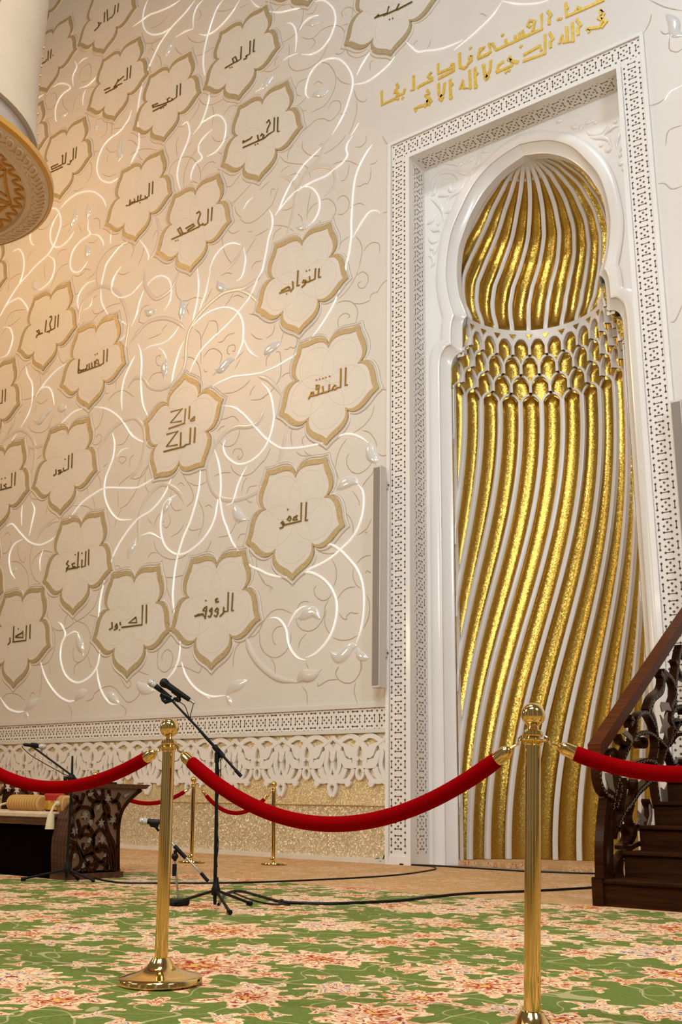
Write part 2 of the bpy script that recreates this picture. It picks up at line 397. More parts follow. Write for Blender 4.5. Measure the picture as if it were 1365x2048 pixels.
def diamonds(mb, u0, u1, period, vc, vw, f, r=.0158, first=0.0):
    """dot-and-dumbbell inlay: u along the band, v across it; f(u, v) -> point on the surface"""
    def dia(u, v, k=1.0):
        if u < u0+.01 or u > u1-.01: return
        q = r*k; mb.add([f(u-q, v), f(u, v+q), f(u+q, v), f(u, v-q)], [(0, 1, 2, 3)])
    def line(ua, va, ub, vb, w=.0043):
        if min(ua, ub) < u0+.01 or max(ua, ub) > u1-.01: return
        d = Vector((ub-ua, vb-va)).normalized(); n = Vector((-d.y, d.x))*w
        mb.add([f(ua+n.x, va+n.y), f(ub+n.x, vb+n.y), f(ub-n.x, vb-n.y), f(ua-n.x, va-n.y)], [(0, 1, 2, 3)])
    n = int((u1-u0)/period)+2
    for i in range(-1, n):
        b = u0+first+i*period; V = lambda t: vc+(t-.5)*vw
        U = lambda t: b+t*period
        for t in (0, .34):
            dia(U(t), V(.34)); dia(U(t), V(.66)); line(U(t), V(.34), U(t), V(.66))
        dia(U(.17), V(.13)); dia(U(.17), V(.87))
        dia(U(.48), V(.5)); dia(U(.83), V(.5)); dia(U(.655), V(.355)); dia(U(.655), V(.645))
        for v in (.13, .87):
            dia(U(.50), V(v)); dia(U(.83), V(v)); line(U(.50), V(v), U(.83), V(v))
        for t in (.02, .32): dia(U(t), V(0), .6); dia(U(t), V(1), .6)
PER, YF = .2245, -.0225
k = MB(); vl = (XL+.048+IL-.058)/2; vr = (IR+.058+XR-.048)/2; vt = (ZT-.048+IZ+.058)/2; VW = .262
diamonds(k, .10, 9.64, PER, vl, VW, lambda u, v: (v, YF, u))
diamonds(k, .10, 9.64, PER, vr, VW, lambda u, v: (v, YF, u))
diamonds(k, XL+.05, XR-.05, PER, vt, VW, lambda u, v: (u, YF, v))
obj('dotted_inlay', k, DARK, FR, smooth=False)
k = MB()
diamonds(k, .10, IZ-.03, PER, .205, .25, lambda u, v: (IL+.0025, v, u)); diamonds(k, .10, IZ-.03, PER, .205, .25, lambda u, v: (IR-.0025, v, u))
diamonds(k, IL+.03, IR-.03, PER, .205, .25, lambda u, v: (u, v, IZ-.0025))
obj('reveal_inlay', k, mat('pale_inlay', (.24, .16, .09), .5), FR, smooth=False)
g = MB()                                        # fine joint lines of the mouldings
for z in (ZT-.051,): g.box((XL+.05, -.0235, z-.004), (XR-.05, -.0205, z+.001))
for x in (XL+.051, IL-.062, IR+.058, XR-.055): g.box((x, -.0235, .1), (x+.004, -.0205, 9.6 if x in (IL-.062, IR+.058) else 9.93))
g.box((IL-.06, -.0235, IZ+.060), (IR+.06, -.0205, IZ+.064))
obj('joint_lines', g, GROOVE, FR, smooth=False)

# patterned band running along the wall to the left of the frame
bd = MB().box((-34, -.02, B_BOT), (XL-.001, .0, B_TOP))
BAND = struct('trim_4', bd, FRAME, smooth=False)
ed = MB().box((-34, -.045, 1.838), (XL+.0, -.0205, B_TOP)).box((-34, -.045, B_BOT), (XL, -.0205, 1.576))
obj('band_moulding', ed, WALL, BAND, smooth=False)
k = MB(); diamonds(k, -22, XL, PER, 1.707, .25, lambda u, v: (u, YF, v)); obj('band_inlay', k, DARK, BAND, smooth=False)
g = MB().box((-34, -.0235, 1.833), (XL, -.0205, 1.838)).box((-34, -.0235, 1.576), (XL, -.0205, 1.580)).box((-34, -.004, B_TOP), (XL, -.0005, B_TOP+.006))
obj('band_lines', g, GROOVE, BAND, smooth=False)

# lace of pale stone cut over the gold dado, one cut-out repeated along the wall
LX0, LPER = -8.268, .845
def lz(zx, zy):
    p = on_y(560+zx*.16850, 1450+zy*.16850, -.03); return ((p.x-LX0), p.z)
def lf(off): return lambda a, b, d: (LX0+off+a, d, b)
def wpx(w): return w*.16850/111.0
lace_half = [  # (half width in zoomed pixels, points) right half of one unit
 (17, [(262, 470), (268, 350), (300, 250), (360, 172), (435, 143), (510, 170), (560, 215), (605, 290), (627, 360)]),
 (16, [(545, 240), (562, 340), (545, 470), (570, 570), (625, 650)]),
 (22, [(480, 510), (512, 600), (575, 655), (625, 690)]),
 (16, [(385, 520), (400, 590), (450, 655), (530, 668), (575, 648)]),
 (9, [(627, 400), (612, 520), (575, 640)]),
 (13, [(560, 210), (610, 175), (632, 135)]),
 (20, [(375, 500), (372, 420), (385, 330), (345, 240), (300, 185), (258, 160)]),
]
lace_poly = [[(318, 488), (330, 510), (400, 522), (488, 512), (520, 450), (548, 330), (530, 305), (505, 325), (470, 400), (410, 418), (400, 470), (355, 498)],
 [(400, 395), (398, 300), (430, 250), (500, 222), (560, 200), (632, 132), (600, 190), (545, 240), (505, 270), (470, 370), (430, 405)]]
def lace_unit(off):
    m = MB(); f = lf(off); ax = lz(318, 400)[0]
    for mir in (0, 1):
        q = (lambda p: (2*ax-p[0], p[1])) if mir else (lambda p: p)
        for e, (hw, pts) in enumerate(lace_half): m.ribbon([q(p) for p in cat([lz(*p) for p in pts], 5)], wpx(hw*1.18), f, -.030-.0006*e-.0003*mir, .004)
        for e, poly in enumerate(lace_poly): m.prism([q(lz(*p)) for p in poly], f, -.0362-.0006*e-.0003*mir, .004)
        for c, r in (((440, 690), 28), ((290, 410), 17)):
            cx, cz = q(lz(*c)); rr = wpx(r); m.prism([(cx+rr*cos(t*pi/6), cz+rr*sin(t*pi/6)) for t in range(12)], f, -.0385-.0003*mir, .004)
        # half of the pendant loop and the bead on the axis between two units
        m.ribbon([q(p) for p in cat([lz(*p) for p in ((625, 672), (655, 700), (662, 750), (648, 800), (624, 850))], 5)], wpx(14), f, -.0343-.0003*mir, .004)
        cx, cz = q(lz(628, 382)); rr = wpx(32); m.prism([(cx+rr*.8*cos(t*pi/6), cz+rr*1.2*sin(t*pi/6)) for t in range(12)], f, -.0393-.0003*mir, .004)
    cx, cz = lz(316, 570); m.ribbon([(cx+wpx(34)*cos(t*pi/10), cz+wpx(46)*sin(t*pi/10)) for t in range(21)], wpx(12), f, -.0352, .004)
    return m
u0 = lace_unit(0); lc = MB()
for i in range(-17, 2):
    vs = [(v[0]+i*LPER, v[1], v[2]) for v in u0.v]
    if i >= 1: # clip the last unit at the frame
        vs = [(min(v[0], XL-.004), v[1], v[2]) for v in vs]
    lc.add(vs, u0.f)
obj('lace_carving', lc, FRAME, BAND, smooth=False)

# ---------------------------------------------------------------- the niche: marble arch, gold flutes, honeycomb, shell
def resamp(pts, n):
    P = cat(pts, 12); d = [0]
    for a, b in zip(P, P[1:]): d.append(d[-1]+(b-a).length)
    out = []; j = 0
    for i in range(n+1):
        s = d[-1]*i/n
        while j < len(P)-2 and d[j+1] < s: j += 1
        t = (s-d[j])/max(1e-9, d[j+1]-d[j]); out.append(P[j].lerp(P[j+1], min(1, t)))
    return out
def outline(A, Bc, C, x):
    r = resamp(A, 40)+resamp(Bc, 10)[1:]+resamp(C, 10)[1:]; e = r[-1]
    return r+[Vector((x, e.y*(1-t))) for t in (.25, .5, .75, 1)]
LIP = outline([(0, 9.30), (.33, 9.19), (.62, 8.99), (.84, 8.72), (.98, 8.44), (1.065, 8.2), (1.098, 7.9), (1.09, 7.65), (1.05, 7.42), (.955, 7.14)],
    [(.955, 7.14), (1.0, 7.09), (1.025, 7.02), (1.033, 6.9), (1.037, 6.62)], [(1.037, 6.62), (1.12, 6.60), (1.18, 6.54), (1.215, 6.44), (1.22, 6.3)], 1.22)
ARR = outline([(0, 9.40), (.25, 9.345), (.51, 9.235), (.75, 9.035), (.93, 8.765), (1.085, 8.465), (1.165, 8.13), (1.197, 7.8), (1.175, 7.55), (1.139, 7.34), (1.074, 7.128)],
    [(1.074, 7.128), (1.10, 7.08), (1.12, 7.0), (1.13, 6.9), (1.134, 6.70)], [(1.134, 6.70), (1.21, 6.69), (1.27, 6.62), (1.305, 6.54), (1.317, 6.38)], 1.317)
OUT = outline([(0, 9.56), (.29, 9.5), (.58, 9.35), (.8, 9.19), (1.017, 8.94), (1.187, 8.65), (1.297, 8.32), (1.355, 7.9), (1.36, 7.7), (1.35, 7.55), (1.303, 7.3), (1.258, 7.13)],
    [(1.258, 7.13), (1.28, 7.05), (1.29, 6.95), (1.296, 6.8)], [(1.296, 6.8), (1.38, 6.78), (1.44, 6.71), (1.47, 6.6), (1.483, 6.4)], 1.483)
HALF = CX-IL
def edge_pt(p):                                  # where the panel outside the arch meets the frame
    if p.y <= 7.9: return Vector((HALF+.005, p.y))
    d = p-Vector((0, 7.9)); t = 9e9
    if d.x > 1e-6: t = min(t, (HALF+.005)/d.x)
    if d.y > 1e-6: t = min(t, (IZ-7.9+.005)/d.y)
    return d*t+Vector((0, 7.9))
arch = MB(); pan = MB()
for sg in (-1, 1):
    def P(c, y): return [(CX+sg*q.x, y, q.y) for q in c]
    rows = [P(LIP, .62), P(LIP, .50), P(LIP, .488)]
    n_ = len(LIP)
    def lerpc(a, b, t): return [a[i].lerp(b[i], t) for i in range(n_)]
    rows += [P(lerpc(LIP, ARR, .12), .482), P(lerpc(LIP, ARR, .95), .375), P(ARR, .36), P(lerpc(ARR, OUT, .06), .352),
             P(lerpc(ARR, OUT, .5), .345), P(lerpc(ARR, OUT, .94), .352), P(OUT, .362), P(OUT, .384)]
    arch.grid(rows)
    ext = [edge_pt(q) for q in OUT]
    i = min(range(len(ext)), key=lambda j: (ext[j]-Vector((HALF, IZ))).length); ext[i] = Vector((HALF+.005, IZ+.005))
    pan.grid([P(OUT, REC), P(ext, REC)])
ARCH = struct('trim_5', arch, WHITE, angle=50)
obj('spandrel_panel', pan, WHITE, ARCH, smooth=False)
ln = MB()
for sg in (-1, 1):
    for c, y in ((ARR, .359), (OUT, .3755)):
        ln.tube([(CX+sg*q.x, y, q.y) for q in c], .0045, 6)
obj('arch_shade_lines', ln, mat('arch_edge_shade', (.58, .53, .49), .4), ARCH)  # taupe tubes stand in for the edge shading along the arch mouldings
# carved scrolls in the two corners above the arch
SP1, SP2 = (830, 240, .1832), (1060, 240, .1832)
spand = [(SP1, t) for t in (
 "180,830 215,800 240,700 280,650", "180,760 200,660 270,590 360,565 440,590 480,640 460,660", "305,720 330,680 400,670", "400,700 385,740 400,775 445,770",
 "255,840 300,820 400,825", "610,550 680,500 710,420 700,350", "470,570 540,580 610,600", "470,540 500,490 540,470", "340,950 380,850 480,780 540,690 570,590",
 "330,1020 380,990 440,880", "135,1140 190,1100 225,1020", "170,860 240,900 300,980 320,1100", "245,1140 275,1130", "170,1190 215,1205 270,1200 280,1230", "150,1300 200,1330 255,1320", "165,1400 210,1405",
 "260,1350 225,1420 210,1480", "150,1480 200,1500 210,1560 175,1610", "310,480 400,470 500,500", "240,520 300,470 380,440", "560,480 620,430 640,380", "730,370 770,340 820,350")]
spand += [(SP2, t) for t in (
 "450,70 490,80 540,80", "550,130 570,80 600,60", "620,60 640,30 720,0", "620,90 650,140 720,160 790,130 850,60", "800,170 860,120 920,75 970,72", "650,180 720,195 800,195 860,220 900,290",
 "760,270 800,285", "820,330 860,335 895,325", "950,310 960,210 1010,120", "985,350 1010,290 1030,230", "970,390 1010,385", "970,420 1000,480 1050,430", "1010,500 1050,560", "290,40 320,15 370,5", "930,50 940,0", "720,50 725,0")]
sr = MB()
for (ox, oy, s_), t in spand:
    p = [tuple(map(float, q.split(','))) for q in t.split()]
    q = [on_y(ox+a*s_, oy+b*s_, REC) for a, b in p]
    c = cat([(v.x, v.z) for v in q], 6); n = len(c)
    sr.relief(c, [.008+.028*sin(pi*i/(n-1)) for i in range(n)], .75, REC)
obj('spandrel_scrolls', sr, WHITE, ARCH)

NY = .50                                         # centre of the semicircular plan
PIT = 180/13.0
def cyl(phi, r, z): a = radians(min(179.6, max(.4, phi))); return (CX-r*cos(a), NY+r*sin(a), z)
def drift(z): t = min(1, max(0, (6.0-z)/6.0)); return -58.5*(1-cos(pi*t))/2
RF, DF = 1.19, .095
gold = MB(); rib = MB()
APEX = [6.24, 6.49, 6.75, 7.0]; ROWR = [1.19, 1.10, 1.02, .95]; AH = .15
def archz(t): return 1-abs(t)**2.7                # pointed-round head of a cell, 1 at the middle, 0 at the edges
# long flutes
ZL = [6.09-(6.09-.06)*i/70 for i in range(71)]
for kf in range(-1, 19):
    half = PIT/2
    wd = math.degrees(.033/RF)
    rows = []
    hd = 10
    for i in range(hd):                          # arched head
        row = []
        for j in range(13):
            t = -1+j/6; zt = 6.08+AH*archz(t); z = zt-(zt-6.09)*i/hd if zt > 6.09 else 6.09
            s = min(1, max(0, (zt-z)/.13)); dep = DF*sqrt(max(0, 1-t*t))*sqrt(max(0, 1-(1-s)**2))
            row.append(cyl((kf+.5)*PIT+t*(half-wd*.6), RF+.016+dep, z))
        rows.append(row)
    for z in ZL:
        c = (kf+.5)*PIT+drift(z); row = []
        for j in range(13):
            t = -1+j/6; zt = 6.08+AH*archz(t); s = min(1, max(0, (zt-z)/.13))
            row.append(cyl(c+t*(half-wd*.6), RF+.016+DF*sqrt(max(0, 1-t*t))*sqrt(max(0, 1-(1-s)**2)), z))
        rows.append(row)
    lo = (kf+.5)*PIT-half; hi = (kf+.5)*PIT+half
    if hi+drift(0) > 181+PIT or lo > 181+58.5: continue
    gold.grid(rows)
for ks in range(0, 19):
    rows = []
    for z in [6.12]+ZL:
        c = ks*PIT+drift(z); wd = math.degrees(.033/RF)
        if c < -2 or c > 182: 
            if rows: rib.grid(rows)
            rows = []; continue
        rows.append([cyl(c-wd, RF+.06, z), cyl(c-wd, RF+.003, z), cyl(c-wd*.6, RF-.004, z), cyl(c+wd*.6, RF-.004, z), cyl(c+wd, RF+.003, z), cyl(c+wd, RF+.06, z)])
    if len(rows) > 1: rib.grid(rows)
def arch_rib(j):
    """arches over the cells of row j"""
    R = ROWR[j]; half = PIT/2; wz = .017
    for q in range(-1, 15):
        c = (q+.5)*PIT if j % 2 == 0 else q*PIT
        if c < -PIT*.3 or c > 180+PIT*.3: continue
        rows = []
        for i in range(25):
            t = -1+i/12; ph = c+t*half
            if ph < -.2 or ph > 180.2: continue
            z = APEX[j]-AH+AH*archz(t)
            sl = min(2.2, abs(2.7*AH*abs(t)**1.7/(radians(half)*R)))
            e = wz*sqrt(1+sl*sl)
            rows.append([cyl(ph, R+.10, z-e), cyl(ph, R+.002, z-e), cyl(ph, R-.003, z-e*.7), cyl(ph, R-.003, z+e*.7), cyl(ph, R+.002, z+e), cyl(ph, R+.10, z+e)])
        if len(rows) > 1: rib.grid(rows)
def cells(j):
    R = ROWR[j]; half = PIT/2
    for q in range(-1, 15):
        c = (q+.5)*PIT if j % 2 == 0 else q*PIT
        if c < -PIT*.3 or c > 180+PIT*.3: continue
        rows = []
        for i in range(13):
            row = []
            for m in range(13):
                t = -1+m/6
                zt = APEX[j]-AH+AH*archz(t)
                tb = 1-abs(t)                     # the row below is shifted by half a cell
                zb = APEX[j-1]-AH+AH*archz(tb)-.05
                s = i/12; z = zt+(zb-zt)*s
                hood = sqrt(max(0, 1-(1-min(1, (zt-z)/.10))**2))
                row.append(cyl(c+t*(half-.2), R+.034+(ROWR[j-1]-R)*s*.5+.075*sqrt(max(0, 1-t*t))*hood*(1-.35*s), z))
            rows.append(row)
        gold.grid(rows)
        # side ribs down to the arch of the row below
        for b in (c+half,):
            if b < 1.5 or b > 178.5: continue
            wd = math.degrees(.019/R); rr = []
            for z, r in ((APEX[j]-AH+.03, R), (APEX[j-1]-.005, R)):
                rr.append([cyl(b-wd, r+.10, z), cyl(b-wd, r-.001, z), cyl(b+wd, r-.001, z), cyl(b+wd, r+.10, z)])
            rib.grid(rr)
for j in (1, 2, 3):                              # gold ground behind the cells
    gold.grid([[cyl(2*i, ROWR[j-1]+r_, z) for i in range(91)] for r_, z in ((.125, APEX[j]+.0), (.125, APEX[j-1]-.12))])
for j in range(4): arch_rib(j)
for j in (1, 2, 3): cells(j)
# rim ring above the top row, with small gold triangles
NR = 120; RR = ROWR[3]
def top_arch(ph):
    t = ((ph/PIT+.5) % 1.0)*2-1; return APEX[3]-AH+AH*archz(t)
ring = [[], [], [], []]
for i in range(NR*2+1):
    ph = 180*i/(NR*2); ring[0].append(cyl(ph, RR+.012, top_arch(ph))); ring[1].append(cyl(ph, RR+.003, 7.09)); ring[2].append(cyl(ph, RR-.003, 7.12)); ring[3].append(cyl(ph, RR+.09, 7.13))
rib.grid(ring)
for q in range(0, 13):
    c = (q+.5)*PIT; d = PIT*.22
    gold.add([cyl(c-d, RR-.002, 7.055), cyl(c+d, RR-.002, 7.055), cyl(c, RR+.004, 6.975)], [(0, 1, 2)])
# shell: the profile of the arch turned about the axis
DZ = [7.12, 7.2, 7.35, 7.42, 7.63, 7.9, 8.22, 8.34, 8.55, 8.72, 8.89, 9.0, 9.10, 9.17, 9.23, 9.27, 9.30]
DR = [.955, .97, 1.03, 1.06, 1.10, 1.125, 1.085, 1.045, .965, .86, .755, .645, .53, .45, .33, .22, 0.0]
prof = resamp(list(zip(DR, DZ)), 60)
DT = [(7.12, 0), (7.4, .5), (7.6, 1.2), (7.9, 4.2), (8.13, 8.5), (8.4, 13.2), (8.6, 16.5), (8.9, 19.5), (9.1, 22), (9.3, 24)]
def ddrift(z):
    for (a, b), (c, d) in zip(DT, DT[1:]):
        if z <= c: return b+(d-b)*max(0, (z-a))/(c-a)
    return DT[-1][1]
nrm = []
for i, p in enumerate(prof):
    t = prof[min(i+1, 60)]-prof[max(i-1, 0)]; t.normalize(); nrm.append(Vector((t.y, -t.x)))
def dome(phi, i, off):
    q = prof[i]+nrm[i]*off; return cyl(phi, max(.0, q.x), q.y)
for q in range(-3, 15):
    rows = []
    for i in range(0, 58):
        r = max(.02, prof[i].x); wd = math.degrees((.030 if r < .5 else .030)/r); half = PIT/2-wd*.8
        if half <= .4: break
        c = (q+1)*PIT+ddrift(prof[i].y); dp = min(.085, radians(half)*r*.75); row = []
        for m in range(11):
            t = -1+m/5; row.append(dome(c+t*half, i, .012+dp*sqrt(max(0, 1-t*t))*(min(1, i/4+.15))))
        rows.append(row)
    gold.grid(rows)
for q in range(-3, 15):
    rows = []
    for i in range(0, 61):
        r = max(.012, prof[i].x); wd = math.degrees((.030 if r < .5 else .030)/r); c = (q+.5)*PIT+ddrift(prof[i].y)
        if c < -4 or c > 184:
            if len(rows) > 1: rib.grid(rows)
            rows = []; continue
        rows.append([dome(c-wd, i, .05), dome(c-wd, i, .002), dome(c-wd*.6, i, -.004), dome(c+wd*.6, i, -.004), dome(c+wd, i, .002), dome(c+wd, i, .05)])
    if len(rows) > 1: rib.grid(rows)
cap = MB().grid([[dome(3*a, i, .03) for a in range(61)] for i in range(50, 61)])
NICHE = thing('prayer_niche', 'tall gold mosaic niche of wavy flutes under a horseshoe arch', 'niche', (CX, NY, 0))
obj('gold_flutes', gold, GOLD, NICHE, angle=60)
obj('marble_fillets', rib, FILLET, NICHE, angle=30)
obj('shell_crown', cap, FILLET, NICHE)
bk = MB(); bk.grid([[cyl(3*a, RF+.13, z) for a in range(61)] for z in (0, 7.2)])
obj('niche_backing', bk, FILLET, NICHE)
nf = MB(); poly = [cyl(3*a, RF+.13, 0)[:2] for a in range(61)]+[(CX+1.235, .49), (CX-1.235, .49)]
nf.prism(poly, lambda a, b, d: (a, b, d), .0, .055)
obj('niche_floor', nf, CARPET, NICHE, smooth=False)
# ---------------------------------------------------------------- relief of the wall: scrolling vines, leaves and tendrils
TS = .19780
TILE = {'T1': (520, 540, TS), 'T2': (520, 810, TS), 'T3': (520, 1080, TS), 'T4': (520, 270, TS), 'T5': (520, 0, TS), 'T6': (260, 0, TS), 'T7': (260, 270, TS),
 'T8': (260, 540, TS), 'T9': (260, 810, TS), 'T10': (260, 1080, TS), 'T11': (0, 1080, TS), 'T12': (0, 810, TS), 'T13': (0, 540, TS), 'T14': (0, 370, TS),
 'T15': (40, 100, TS), 'T16': (30, 0, TS), 'A': (0, 930, .30769), 'B': (380, 930, .30769), 'C': (675, 0, .50549), 'I1': (750, 80, .16850), 'I2': (960, 0, .20513), 'X': (0, 0, 1.0)}
def pts_of(tile, s):
    ox, oy, k = TILE[tile]; out = []
    for q in s.split():
        a, b = q.split(','); p = on_y(ox+float(a)*k, oy+float(b)*k, 0); out.append((p.x, p.z))
    return out
